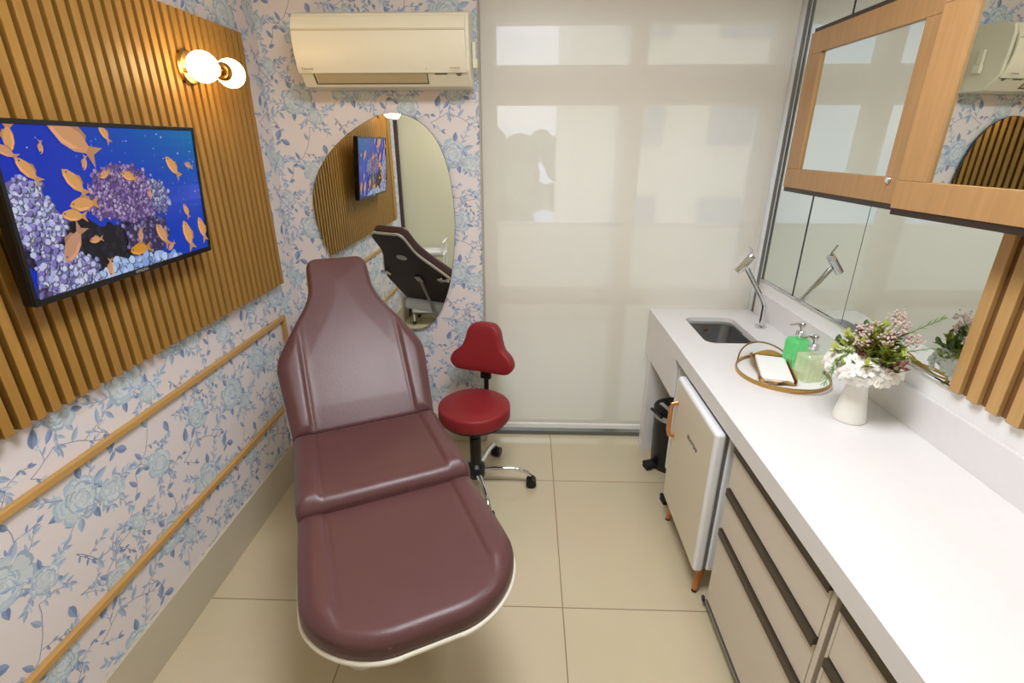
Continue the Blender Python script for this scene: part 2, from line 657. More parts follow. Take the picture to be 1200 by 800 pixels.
# outside -----------------------------------------------------------------
struct(MB().box(-6, 8, 3.05, 5.2, -.12, -.02).build('terrace', M['terrace']))
struct(MB().box(-6, 8, 5.1, 5.2, -.02, .95).build('parapet', M['facade']))
bl = thing('building', 'cream building with small windows standing outside beyond the blind', 'building', (2.2, 9, -3))
w_ = MB().box(-1.55, 4.5, 0, 4, 0, 14)
w_.build('wall', M['facade'], bl)
for c in range(3):
    for r_ in range(5):
        x, z = -.75 + c * 1.5, 1.6 + r_ * 1.55
        MB().box(x, x + .75, -.05, .02, z, z + .7).build('window', M['facade_window'], bl)
tr = thing('tree', 'dark leafy tree outside the window low behind the blind', 'tree', (-.55, 14.5, -2.7))
MB().tube([(0, 0, 0), (.05, 0, 1.6), (0, 0, 3.4)], [.16, .13, .08]).build('trunk', M['bark'], tr, smooth=True)
b = MB()
for i in range(44):
    b.sphere((R.uniform(-1.9, 1.9), R.uniform(-.8, .8), R.uniform(2.4, 4.5)), R.uniform(.3, .55), u=8, v=6)
b.build('foliage', M['tree'], tr, smooth=True)

# roller blind ------------------------------------------------------------
rb = thing('roller_blind', 'white translucent roller blind covering the whole window', 'blind', (.49, YB, 0))
MB().poly([(-.745, 0, .085), (.74, 0, .085), (.74, 0, ZC), (-.745, 0, ZC)]).build('fabric', M['blind'], rb)
MB().box(-.74, .738, -.009, .006, .060, .092).build('bottom_rail', M['white'], rb, bevel=.004)

# ------------------------------------------------------------------ left wall: slats, TV, sconces, rails
sp = thing('slat_panel', 'wide oak slatted panel behind the television', 'wall panel', (XL, .5, 1.057))
PH = 2.140 - 1.057
MB().box(.0012, .030, 0, 1.893, 0, PH).build('backing_board', M['wood_left_dark'], sp)
b = MB()
y = 1.893
while y > .12:
    b.box(.030, .050, y - .0265, y, -.001, PH)
    y -= .0425
b.box(.030, .052, 0, .10, -.001, PH)
b.build('slat_cladding', M['wood_left'], sp, bevel=.0015, seg=1)

# television
tv = thing('television', 'flat screen television showing orange fish over a coral reef', 'television', (-1.222, 1.4135, 1.55))
tilt = Matrix.Translation((.092, 0, 0)) @ Matrix.Rotation(math.radians(4.3), 4, 'Y')
W2, H2 = .3435, .2035
MB().box(-.028, 0, -W2, W2, -H2, H2).build('casing', M['tv_black'], tv, bevel=.004, M=tilt)
MB().box(-.05, -.028, -W2 * .8, W2 * .8, -H2 * .8, H2 * .6).build('rear_cover', M['black'], tv, bevel=.01, M=tilt)
b = MB()
b.box(0, .045, -.12, .12, -.08, .08)
b.build('wall_bracket', M['black_soft'], tv)
fr = MB()
e = .011
fr.box(0, .004, -W2, W2, H2 - e, H2).box(0, .004, -W2, W2, -H2, -H2 + .016).box(0, .004, -W2, -W2 + e, -H2 + .016, H2 - e).box(0, .004, W2 - e, W2, -H2 + .016, H2 - e)
fr.build('bezel', M['tv_black'], tv, M=tilt, bevel=.001, seg=1)


def screen_picture():
    rr = random.Random(5)
    polys = []
    y0, y1, z0, z1 = -W2 + e, W2 - e, -H2 + .016, H2 - e
    ww, hh = y1 - y0, z1 - z0
    asp = ww / hh
    # water, a patchwork from deep to lighter blue
    NU, NV = 24, 16
    for i in range(NU):
        for j in range(NV):
            u, v = (i + .5) / NU, (j + .5) / NV
            band = math.exp(-((v - .48 - .1 * (u - .8)) / .09) ** 2) * max(0, (u - .55) / .45)
            top = max(0, v - .5) * max(0, u - .2) * 1.6
            c = (6 + 60 * band, 44 + 84 * top + 20 * band + 18 * u, 180 - 10 * top + 20 * band)
            polys.append(([(i / NU, j / NV), ((i + 1) / NU, j / NV), ((i + 1) / NU, (j + 1) / NV), (i / NU, (j + 1) / NV)], c))

    def blob(cx, cy, r, c, n=8, sq=1.):
        polys.append(([(cx + r * math.cos(2 * PI * k / n) * (1 + .15 * rr.uniform(-1, 1)), cy + r * sq * asp * math.sin(2 * PI * k / n) * (1 + .15 * rr.uniform(-1, 1))) for k in range(n)], c))

    def inside(p, pg):
        x, y = p
        r_ = False
        for (ax, ay), (bx, by) in zip(pg, pg[1:] + pg[:1]):
            if (ay > y) != (by > y) and x < (bx - ax) * (y - ay) / (by - ay) + ax:
                r_ = not r_
        return r_

    def coral(pg, base, cols, n, r0, r1):
        polys.append((pg, base))
        xs, ys = [p[0] for p in pg], [p[1] for p in pg]
        k = 0
        while k < n:
            p = (rr.uniform(min(xs), max(xs)), rr.uniform(min(ys), max(ys)))
            if inside(p, pg):
                c = rr.choice(cols)
                p = (p[0] + rr.uniform(-.022, .022), max(.004, p[1] + rr.uniform(-.035, .035)))
                r_ = rr.uniform(r0, r1)
                blob(p[0] + .004, p[1] - .006, r_ * 1.15, [q * .55 for q in c], 7)
                blob(p[0], p[1], r_, c, 7)
                k += 1
    fu = lambda u: (u * .70 - .035) / .64
    cv = lambda pg: [(min(.998, max(.002, fu(u))), min(.998, max(.002, v))) for u, v in pg]
    LIL = [(164, 136, 190), (142, 112, 172), (186, 160, 206), (110, 84, 146), (128, 100, 164)]
    WHI = [(176, 178, 222), (196, 196, 230), (150, 146, 206), (128, 116, 184), (206, 210, 236)]
    PAL = [(150, 176, 226), (168, 190, 232), (130, 160, 216), (186, 204, 238)]
    GRY = [(120, 110, 160), (146, 138, 184), (90, 76, 124), (66, 52, 96)]
    coral(cv([(.0, .46), (.05, .5), (.15, .45), (.24, .4), (.30, .36), (.3, .2), (.2, .14), (.0, .2)]), (28, 22, 52), [(60, 44, 92), (40, 30, 66), (92, 70, 128)], 110, .006, .012)
    coral(cv([(.198, .418), (.307, .429), (.354, .358), (.502, .336), (.60, .33), (.62, .1), (.467, .05), (.327, .045), (.24, .1), (.2, .237)]), (14, 12, 20), [(24, 20, 34), (16, 14, 22), (34, 26, 48)], 90, .008, .018)
    coral(cv([(.033, .688), (.092, .714), (.144, .674), (.173, .567), (.22, .451), (.19, .33), (.09, .29), (.02, .34), (.0, .478)]), (110, 96, 150), WHI, 330, .006, .012)
    coral(cv([(.32, .512), (.36, .66), (.40, .72), (.458, .767), (.562, .736), (.644, .641), (.69, .58), (.68, .42), (.595, .36), (.502, .35), (.41, .40), (.35, .42)]), (92, 70, 128), LIL, 560, .004, .009)
    coral(cv([(.65, .62), (.70, .62), (.735, .53), (.72, .40), (.66, .38), (.63, .48)]), (96, 92, 140), [(150, 150, 196), (120, 116, 168), (176, 178, 214)], 90, .005, .010)
    coral(cv([(.46, .318), (.602, .37), (.69, .34), (.70, .2), (.64, .08), (.559, .05), (.476, .06)]), (50, 40, 78), GRY, 150, .005, .011)
    coral(cv([(.207, .02), (.309, .065), (.464, .10), (.56, .085), (.66, .05), (.76, .02), (.76, -.02), (.2, -.02)]), (120, 146, 206), PAL, 70, .012, .022)
    coral(cv([(.06, .10), (.08, .25), (.143, .283), (.223, .243), (.30, .14), (.30, .05), (.203, .01), (.10, .01)]), (88, 92, 150), WHI, 240, .006, .013)
    coral(cv([(.0, .1), (.06, .06), (.09, .0), (.0, .0)]), (60, 46, 84), GRY, 14, .008, .014)

    def fish(u, v, L, deg, c=(212, 150, 98)):
        L = L / 290
        a = math.radians(deg)
        ca, sa = math.cos(a), math.sin(a)
        tr_ = lambda p: (u + (p[0] * ca - p[1] * sa) * L, v + (p[0] * sa + p[1] * ca) * L * asp)
        body = [(-.5, 0), (-.38, .12), (-.15, .2), (.1, .17), (.3, .07), (.3, -.07), (.1, -.17), (-.15, -.19), (-.38, -.11)]
        polys.append(([tr_(p) for p in [(.26, .05), (.55, .2), (.44, 0), (.55, -.2), (.26, -.05)]], [q * .9 for q in c]))
        polys.append(([tr_(p) for p in [(-.2, .15), (.0, .28), (.2, .2), (.22, .1)]], [q * .85 for q in c]))
        polys.append(([tr_(p) for p in body], c))
        polys.append(([tr_(p) for p in [(-.4, -.02), (-.15, -.1), (.15, -.08), (.25, -.03), (.05, -.15), (-.2, -.17), (-.38, -.1)]], [min(255, q * 1.12) for q in c]))
        blob(*tr_((-.36, .04)), .0035, (50, 30, 60), 6)
    for _ in range(95):
        u, v = rr.uniform(.1, .99), rr.uniform(.3, .99)
        if u < .62 and v < .82 or (u < .3 and v < .75):
            continue
        blob(u, v, rr.uniform(.002, .0055), rr.choice([(150, 170, 220), (190, 180, 196), (110, 150, 226)]), 6, rr.uniform(.5, 1))
    for u, v, l, d in [(.097, .933, 27, 80), (.077, .855, 22, -30), (.317, .927, 62, -35), (.456, .963, 22, -60), (.192, .877, 13, 80), (.129, .749, 30, -50), (.285, .661, 36, -50),
                       (.303, .521, 36, 0), (.253, .459, 30, -10), (.225, .282, 44, 50), (.319, .28, 18, 0), (.355, .07, 20, 80), (.343, .779, 16, 70), (.793, .719, 34, -50),
                       (.9, .725, 18, -20), (.534, .672, 24, -20), (.836, .356, 21, -70), (.822, .153, 42, -75), (.658, .204, 34, -60), (.52, .141, 34, 0), (.7, .099, 17, 30),
                       (.929, .173, 36, -75), (.535, .242, 20, 70), (.628, .534, 13, 80), (.42, .70, 18, 20)]:
        c = rr.choice([(208, 150, 104), (216, 156, 92), (196, 142, 112)])
        if l == 34 and d == 0:
            c = (206, 140, 44)
        fish(fu(u), v, l * 1.05, d, c)
    bm = bmesh.new()
    cols = []
    for k, (pts, c) in enumerate(polys):
        h = .0005 + .0000012 * k
        P = [(h, y0 + min(1, max(0, u)) * ww, z0 + min(1, max(0, v)) * hh) for u, v in pts]
        bm.faces.new([bm.verts.new(tilt @ Vector(p)) for p in P])
        cols.append(lin(c))
    me = bpy.data.meshes.new('screen')
    bm.to_mesh(me)
    bm.free()
    at = me.color_attributes.new('pattern', 'FLOAT_COLOR', 'CORNER')
    flat = []
    for p, c in zip(me.polygons, cols):
        flat.extend(c * p.loop_total)
    at.data.foreach_set('color', flat)
    me.materials.append(M['screen'])
    return finish(bpy.data.objects.new('screen', me), tv)


screen_picture()
text_on('maker_mark', 'SAMSUNG', .011, M['silver_print'], tilt @ basis((.0042, 0.0, -H2 + .008), (0, 1, 0), (0, 0, 1)), tv)


def sconce(yc, label):
    t = thing('wall_sconce', label, 'wall lamp', (-1.22, yc, 1.945), group='two-globe sconces on the slatted panel')
    MB().lathe([(.058, 0), (.058, .008), (.05, .014)], (0, 0.01, .01), (1, 0, 0), 32).build('backplate', M['brass'], t, smooth=True)
    MB().cyl((.01, 0, 0), (.115, 0, 0), .008).cyl((.115, -.035, 0), (.115, .035, 0), .010).build('arm', M['brass'], t, smooth=True)
    for s_ in (-1, 1):
        MB().lathe([(.012, 0), (.026, .004), (.031, .012), (.031, .026)], (.115, s_ * .018, 0), (0, s_, 0), 28).build('globe_cap', M['brass'], t, smooth=True)
        MB().sphere((.115, s_ * .084, 0), .049, u=32, v=20).build('globe', M['globe'], t, smooth=True)
    return t


sconce(1.955, 'two-globe brass wall lamp glowing on the slats by the far corner')
sconce(.845, 'two-globe brass wall lamp on the near end of the slats, seen in the oval mirror')

# wooden wall frame (two long rails with an upright at its far end)
rf = thing('wall_rail_frame', 'thin oak rail frame fixed to the papered wall below the slats', 'wall moulding', (XL, .3, .42))
b = MB().box(.0012, .020, 0, 2.105, .438, .460)
b.build('upper_rail', M['rail'], rf, bevel=.003)
MB().box(.0006, .020, 0, 2.083, -.010, .012).build('lower_rail', M['rail'], rf, bevel=.003)
MB().box(.0006, .020, 2.083, 2.105, -.010, .438).build('upright', M['rail'], rf, bevel=.003)

# ------------------------------------------------------------------ far wall: air conditioner, oval mirror
ac = thing('air_conditioner', 'cream split air conditioner high on the papered wall', 'air conditioner', (-.633, YW, 2.09))
prof = [(0, .145), (-.12, .145), (-.185, .128), (-.198, .09), (-.198, .02), (-.188, -.085), (-.13, -.148), (0, -.15)]
rings = []
for x in (-.385, .372):
    rings.append([(x, p[0] - .0004, p[1]) for p in prof])
MB().loft(rings).build('body', M['ac'], ac, bevel=.006)
# front cover, gently curved
fp = []
for i in range(13):
    t = i / 12
    z = -.098 + t * .216
    fp.append((-.2055 - .012 * math.sin(PI * t) + .012 * max(0, t - .8) * 5 + .02 * (1 - t) ** 3, z))
pts = [(p[0], p[1]) for p in fp] + [(p[0] + .012, p[1]) for p in fp[::-1]]
MB().loft([[(-.387, p[0], p[1]) for p in pts], [(.358, p[0], p[1]) for p in pts]]).build('front_cover', M['ac'], ac, bevel=.003, seg=1)
MB().box(-.383, .354, -.217, -.207, .060, .068).build('cover_groove', mat('ac_groove', (208, 198, 168), .45), ac, bevel=.001, seg=1)
# louver on the sloped underside
LM = basis((-.06, -.168, -.108), (1, 0, 0), (0, .66, -.72))
MB().box(-.255, .235, -.034, .034, -.001, .004, LM).build('louver', M['ac_dark'], ac, bevel=.002)
MB().box(-.262, .242, .034, .038, -.001, .003, LM).box(-.266, -.259, -.036, .038, -.001, .003, LM).box(.238, .243, -.036, .038, -.001, .003, LM).build('louver_gap', M['ac_line'], ac)
MB().box(.275, .330, -.022, -.006, 0, .0032, LM).build('display_print', M['print_grey'], ac)
MB().lathe([(.013, 0), (.013, .004), (.009, .005)], LM @ Vector((.382, -.012, 0)), LM.to_3x3() @ Vector((0, 0, 1)), 20).build('round_button', M['print_grey'], ac, smooth=True)
text_on('maker_mark', 'Panasonic', .013, M['print_grey'], basis((-.335, -.2075, -.082), (1, 0, 0), (0, -.1, 1)), ac)
text_on('type_mark', 'INVERTER', .010, M['print_grey'], basis((.310, -.2075, -.082), (1, 0, 0), (0, -.1, 1)), ac)
MB().box(.374, .390, -.10, -.07, -.065, .035).box(.374, .396, -.104, -.066, -.07, -.03).build('side_clip', M['ac'], ac, bevel=.004)

om = thing('oval_mirror', 'large frameless pebble shaped mirror on the papered wall', 'mirror', (-.72, YW, 1.28))
# outline of the pebble (far-wall plane, relative to the centre)
om_pts = [(.042, .560), (-.06, .530), (-.20, .445), (-.31, .335), (-.375, .21), (-.385, .08), (-.36, -.05), (-.315, -.17), (-.25, -.28), (-.17, -.385),
          (-.07, -.475), (.02, -.528), (.10, -.542), (.175, -.515), (.245, -.425), (.295, -.30), (.325, -.15), (.341, .02), (.338, .17), (.320, .30), (.28, .42), (.215, .505), (.13, .552)]


def closed_spline(pts, n=6):
    out = []
    N = len(pts)
    for i in range(N):
        p0, p1, p2, p3 = [Vector(pts[(i + k) % N]) for k in (-1, 0, 1, 2)]
        for k in range(n):
            t = k / n
            out.append(.5 * ((2 * p1) + (p2 - p0) * t + (2 * p0 - 5 * p1 + 4 * p2 - p3) * t * t + (3 * p1 - p0 - 3 * p2 + p3) * t ** 3))
    return out


oc = closed_spline(om_pts)
MB().loft([[(p[0] * .9, -.0006, p[1] * .9) for p in oc], [(p[0] * .9, -.018, p[1] * .9) for p in oc]]).build('backing', M['black_soft'], om)
MB().loft([[(p[0], -.018, p[1]) for p in oc], [(p[0], -.0245, p[1]) for p in oc]]).build('rim', M['mirror_edge'], om)
MB().poly([(p[0] * .997, -.0250, p[1] * .997) for p in oc]).build('glass', M['mirror'], om)

# ------------------------------------------------------------------ treatment chair
ANG = math.radians(25.6)
chair = thing('treatment_chair', 'burgundy vinyl reclining treatment chair in the middle of the floor', 'treatment chair', (-.433, 1.285, 0), ANG)
# local frame: +y towards the headrest, x across; cushions drawn at unit size, CH sets their real size and height
CH = Matrix.Translation((0, 0, .1504)) @ Matrix.Scale(.9115, 4)


def pad(name, L, wf, thick, m, parent, MM, grooves=.214, r=.03, gspan=(0., 1.), crown=.006, round0=.02, NS=72, NT=104):
    svals = [L * (.5 - .5 * math.cos(PI * i / NS)) for i in range(NS + 1)]
    outline = []
    ds = [L * i / 240 for i in range(241)]
    for s_ in ds:
        outline.append((wf(s_), s_))
    right = outline
    left = [(-w, s_) for w, s_ in outline[::-1]]
    full = right + left

    A_ = np.array(full)
    B_ = np.roll(A_, -1, axis=0)
    E_ = B_ - A_
    Q_ = np.maximum((E_ ** 2).sum(1), 1e-12)

    def dist(x, y):
        t = np.clip(((x - A_[:, 0]) * E_[:, 0] + (y - A_[:, 1]) * E_[:, 1]) / Q_, 0, 1)
        return float(np.sqrt(((x - A_[:, 0] - t * E_[:, 0]) ** 2 + (y - A_[:, 1] - t * E_[:, 1]) ** 2).min()))
    bm = bmesh.new()
    grid = []
    avals = [math.sin(PI / 2 * (-1 + 2 * j / NT)) for j in range(NT + 1)]
    avals = [.55 * a + .45 * (-1 + 2 * j / NT) for j, a in enumerate(avals)]
    for s_ in svals:
        row = []
        w = wf(s_)
        for a in avals:
            x = a * w
            d = dist(x, s_)
            h = 0
            if d < r:
                h = -r * (1 - math.sqrt(max(0, 1 - (1 - d / r) ** 2)))
            h += crown * min(1, d / .12)
            gx = abs(abs(x) - grooves)
            g = math.exp(-(gx / .009) ** 2)
            step = 1 / (1 + math.exp(-(abs(x) - grooves) / .0085))
            fade = max(0, min(1, (s_ / L - gspan[0]) / .12, (gspan[1] - s_ / L) / .12)) if gspan[0] > 0 else max(0, min(1, (gspan[1] - s_ / L) / .12))
            q_ = min(1, d / .05)
            fd = fade * q_ * q_ * (3 - 2 * q_)
            h += (-.006 * g + .013 * step) * fd
            row.append(bm.verts.new((x, s_, h)))
        grid.append(row)
    for i in range(NS):
        for j in range(NT):
            bm.faces.new([grid[i][j], grid[i][j + 1], grid[i + 1][j + 1], grid[i + 1][j]])
    loop = [grid[0][j] for j in range(NT + 1)] + [grid[i][NT] for i in range(1, NS + 1)] + [grid[NS][j] for j in range(NT - 1, -1, -1)] + [grid[i][0] for i in range(NS - 1, 0, -1)]
    prev = loop
    n = len(loop)
    for z in (-thick * .72, -thick + .008, -thick):
        k = .985 if z == -thick else 1.
        cur = [bm.verts.new((v.co.x * k, (v.co.y - L / 2) * k + L / 2, z)) for v in loop]
        for i in range(n):
            j = (i + 1) % n
            bm.faces.new([prev[i], cur[i], cur[j], prev[j]])
        prev = cur
    bm.faces.new(prev[::-1])
    bmesh.ops.recalc_face_normals(bm, faces=bm.faces[:])
    me = bpy.data.meshes.new(name)
    bm.to_mesh(me)
    bm.free()
    me.transform(MM)
    me.materials.append(m)
    me.shade_smooth()
    me.set_sharp_from_angle(angle=math.radians(50))
    return finish(bpy.data.objects.new(name, me), parent)


def interp(tab):
    def fn(s_):
        if s_ <= tab[0][0]:
            return tab[0][1]
        for (a, va), (b_, vb) in zip(tab, tab[1:]):
            if s_ <= b_:
                t = (s_ - a) / (b_ - a)
                return va + (vb - va) * t
        return tab[-1][1]
    return fn


def smooth_fn(fn, h):
    return lambda s_: sum(fn(s_ + h * k / 4) for k in range(-4, 5)) / 9


def corner_round(fn, L, r, e_=2.2):
    """rounds the outline at the far end s = L"""
    def g(s_):
        w = fn(s_)
        d = s_ - (L - r)
        if d <= 0:
            return w
        t = min(1, d / r)
        return max(.004, w - r * (1 - (max(0, 1 - t ** e_)) ** (1 / e_)))
    return g


def corner_round0(fn, r):
    def g(s_):
        w = fn(s_)
        if s_ >= r:
            return w
        t = 1 - s_ / r
        return w - r * (1 - math.sqrt(max(0, 1 - t * t)))
    return g


def edge_tube(name, fn, L, z, rad, m, parent, MM, s0=0., grow=.0, ryy=None):
    pts = []
    n = 110
    for i in range(n + 1):
        s_ = s0 + (L - s0) * math.sin(PI / 2 * i / n)
        pts.append((fn(s_) + grow, s_ + (grow if i == n else 0), z))
    pts = pts + [(-p[0], p[1], p[2]) for p in pts[::-1]]
    return MB().tube([MM @ Vector(p) for p in pts], rad, 10, ry=ryy).build(name, m, parent, smooth=True, angle=60)


# leg section: local y from 0 (seat) towards the feet -> flip
FL = Matrix.Rotation(PI, 4, 'Z')
leg_w = corner_round(smooth_fn(interp([(0, .302), (.2, .312), (.36, .316), (.57, .286)]), .05), .566, .21, 2.0)
leg_M = CH @ Matrix.Translation((0, .015, .560)) @ FL @ Matrix.Rotation(math.radians(-.5), 4, 'X')
leg = pad('leg_pad', .566, leg_w, .070, M['burgundy'], chair, leg_M, gspan=(0, .86), r=.036)
edge_tube('edge_trim', leg_w, .566, -.076, .0075, M['piping'], leg, leg_M, grow=-.0015)
# board under the leg section
pts = [(leg_w(.566 * i / 60) * .98, .566 * i / 60 * .99) for i in range(61)]
pts = pts + [(-p[0], p[1]) for p in pts[::-1]]
MB().loft([[leg_M @ Vector((p[0], p[1], -.071)) for p in pts], [leg_M @ Vector((p[0], p[1], -.085)) for p in pts]]).build('under_board', M['backboard'], leg)

seat_w = corner_round0(corner_round(lambda s_: .304 - .004 * (s_ / .5), .505, .02), .035)
seat_M = CH @ Matrix.Translation((0, -.012, .612)) @ Matrix.Rotation(math.radians(-2.2), 4, 'X')
seat = pad('seat_pad', .505, seat_w, .085, M['burgundy'], chair, seat_M, r=.040)
MB().box(-.265, .265, .02, .445, .604, .626).build('under_board', M['backboard'], seat, bevel=.004)

BT = math.radians(48.8)
back_w0 = smooth_fn(interp([(0, .300), (.20, .316), (.32, .324), (.365, .314), (.50, .236), (.60, .172), (.66, .147), (.70, .1425), (.78, .1405), (.85, .132)]), .028)
back_w = corner_round(back_w0, .842, .045, 2.2)
back_M = CH @ Matrix.Translation((0, .490, .570)) @ Matrix.Rotation(BT, 4, 'X')
back = pad('backrest_pad', .842, back_w, .070, M['burgundy'], chair, back_M, gspan=(0, .64), r=.024, NS=90)
edge_tube('edge_trim', back_w, .842, -.076, .0085, M['piping'], back, back_M, s0=.02, grow=-.005)
pts = [(back_w(.842 * i / 90) * .97, .842 * i / 90 * .99) for i in range(91)]
pts = pts + [(-p[0], p[1]) for p in pts[::-1]]
MB().loft([[back_M @ Vector((p[0], p[1], -.071)) for p in pts], [back_M @ Vector((p[0], p[1], -.088)) for p in pts]]).build('back_board', M['backboard'], back)
bd = MB().lathe([(.036, 0), (.034, .004), (.030, .005)], (0, 0, 0), (0, 0, 1), 28)
badge = bd.build('badge', M['silver_print'], back, smooth=True, M=back_M @ Matrix.Translation((0, .60, -.088)) @ Matrix.Rotation(PI, 4, 'X') @ Matrix.Diagonal((1.25, .8, 1, 1)))
for s_ in (-1, 1):
    kb = MB().cyl((s_ * .235, .40, -.088), (s_ * .235, .40, -.112), .022).cyl((s_ * .235, .40, -.105), (s_ * .305, .40, -.105), .013)
    kb.build('clamp', M['chrome'], back, smooth=True, M=back_M)
# gas strut holding the backrest
p_top = back_M @ Vector((0.02, .36, -.09))
MB().box(-.028, .028, .33, .39, -.104, -.088, back_M @ Matrix.Translation((.02, 0, 0))).build('strut_bracket', M['steel'], back, bevel=.003)
MB().cyl(p_top, (0.02, .46, .36), .010).cyl(p_top.lerp(Vector((.02, .46, .36)), .45), (0.02, .46, .36), .015).build('support_strut', M['steel'], chair, smooth=True)
# white base
MB().box(-.23, .23, .02, .47, .545, .604).build('seat_frame', M['white'], chair, bevel=.012)
MB().loft([[(x * .8, y * .8 + .26, .15) for x, y in rrect(-.17, .17, -.2, .2, .04)], [(x * .62, y * .62 + .26, .545) for x, y in rrect(-.17, .17, -.2, .2, .04)]]).build('lift_column', M['white'], chair, smooth=True)
MB().loft([[(x, y + .27, .0) for x, y in rrect(-.21, .21, -.32, .32, .07)], [(x, y + .27, .09) for x, y in rrect(-.21, .21, -.32, .32, .07)],
           [(x * .9, y * .92 + .27, .15) for x, y in rrect(-.21, .21, -.32, .32, .07)]]).build('base_plinth', M['white'], chair, smooth=True)
MB().cyl((-.255, .525, .598), (.255, .525, .598), .044, seg=28).build('paper_roll', M['paper'], chair, smooth=True, bevel=.004)
MB().box(-.25, .25, .40, .72, .33, .36).build('rear_shelf', M['white'], chair, bevel=.006)

# ------------------------------------------------------------------ stool
st = thing('stool', 'red round stool with a shaped backrest on five chrome casters', 'stool', (-.26, 2.20, 0), math.radians(-18))
MB().lathe([(.160, .418), (.176, .421), (.181, .429), (.181, .478), (.1785, .486), (.171, .4915), (.09, .495), (.0005, .496)], (0, 0, 0), (0, 0, 1), 56).build('seat', M['red'], st, smooth=True, angle=60)
MB().lathe([(.12, .402), (.165, .406), (.165, .420)], (0, 0, 0), (0, 0, 1), 40).build('seat_plate', M['black'], st, smooth=True)
bo = closed_spline([(0, -.150), (-.10, -.150), (-.150, -.138), (-.175, -.095), (-.160, -.045), (-.118, -.002), (-.098, .05), (-.085, .105), (-.055, .142), (0, .150),
                    (.055, .142), (.085, .105), (.098, .05), (.118, -.002), (.160, -.045), (.175, -.095), (.150, -.138), (.10, -.150)], 5)
br_M = Matrix.Translation((-.030, .215, .715)) @ Matrix.Rotation(math.radians(-8), 4, 'X')


def curved(p, d, sc=1.):
    x, z = p[0] * sc, p[1] * sc * .88
    return br_M @ Vector((x, d - .35 * x * x * 2.0 + .0, z))


MB().loft([[curved(p, .030, .90) for p in oc_] if False else [curved(p, .034, .93) for p in bo] for oc_ in (0,)] +
          [[curved(p, .026, .985) for p in bo], [curved(p, .012, 1.) for p in bo], [curved(p, -.016, 1.) for p in bo], [curved(p, -.024, .99) for p in bo], [curved(p, -.031, .96) for p in bo], [curved(p, -.035, .90) for p in bo], [curved(p, -.037, .7) for p in bo], [curved(p, -.038, .4) for p in bo]]
          ).build('backrest', M['red'], st, smooth=True, angle=70)
MB().box(-.060, .0, .215, .245, .525, .600).build('backrest_sleeve', M['black'], st, bevel=.008)
MB().tube([(-.03, .12, .398), (-.03, .19, .398), (-.03, .225, .412), (-.03, .230, .45), (-.03, .233, .64)], .014, 12, ry=.009).build('backrest_bar', M['black'], st, smooth=True)
MB().lathe([(.030, .20), (.030, .30), (.024, .305), (.022, .40)], seg=24).build('gas_column', M['black'], st, smooth=True)
MB().lathe([(.026, .05), (.045, .065), (.05, .10), (.046, .13), (.030, .145), (.028, .21)], seg=28).build('hub', M['black'], st, smooth=True)
for k in range(5):
    a = math.radians(18 + 72 * k)
    ca, sa = math.cos(a), math.sin(a)
    lg = MB().tube([(ca * r_, sa * r_, z) for r_, z in ((.035, .098), (.10, .105), (.18, .110), (.235, .104), (.270, .086), (.288, .066))], [.015, .015, .014, .013, .012, .011], 12)
    lo = lg.build('leg', M['chrome'], st, smooth=True)
    cx, cy = ca * .292, sa * .292
    MB().lathe([(.008, .045), (.008, .07)], (cx, cy, 0), seg=10).cyl((cx - sa * .024, cy + ca * .024, .027), (cx - sa * .004, cy + ca * .004, .027), .027, seg=20).cyl(
        (cx + sa * .004, cy - ca * .004, .027), (cx + sa * .024, cy - ca * .024, .027), .027, seg=20).sphere((cx, cy, .034), .022).build('caster', M['black'], lo, smooth=True)

# ------------------------------------------------------------------ worktop run on the right
XF = .689
wt = thing('worktop', 'long white quartz worktop along the right wall with sink cutout', 'worktop', (XF, .9, CT - .064))
wy0, wy1 = -.25, 2.695
SX0, SX1, SY0, SY1 = .836, 1.085, 2.175, 2.552
bm = bmesh.new()


def ring(pts, z):
    vs = [bm.verts.new((p[0] - XF, p[1] - .9, z)) for p in pts]
    return vs, [bm.edges.new((vs[i], vs[(i + 1) % len(vs)])) for i in range(len(vs))]


outer = [(XF, wy0), (XR - .0006, wy0), (XR - .0006, wy1), (XF, wy1)]
inner = rrect(SX0, SX1, SY0, SY1, .05, 8)
ov, oe = ring(outer, .064)
iv, ie = ring(inner, .064)
bmesh.ops.triangle_fill(bm, use_beauty=True, use_dissolve=False, edges=oe + ie)
for loop, zz in ((ov, .0), (iv, .040)):
    low = [bm.verts.new((v.co.x, v.co.y, zz)) for v in loop]
    for i in range(len(loop)):
        j = (i + 1) % len(loop)
        bm.faces.new([loop[i], loop[j], low[j], low[i]])
bx = MB()
bx.bm.free()
bx.bm = bm
bx.build('slab', M['quartz'], wt)
MB().box(.0006, .018, wy1 - .9 - .56, wy1 - .9 - .001, -.200, -.0005).build('apron', M['quartz'], wt, bevel=.001, seg=1)
MB().box(.0, XR - XF - .001, 1.665, 1.730, -(CT - .064), -.2005).build('end_panel', M['quartz'], wt, bevel=.002)
MB().box(XR - .016 - XF, XR - .0006 - XF, wy0 - .9, wy1 - .9, .064, .188).build('backsplash', M['quartz'], wt, bevel=.001, seg=1)
MB().box(.02, .565, 1.225, 1.243, -.60, -.0005).build('niche_panel', M['white'], wt, bevel=.001)

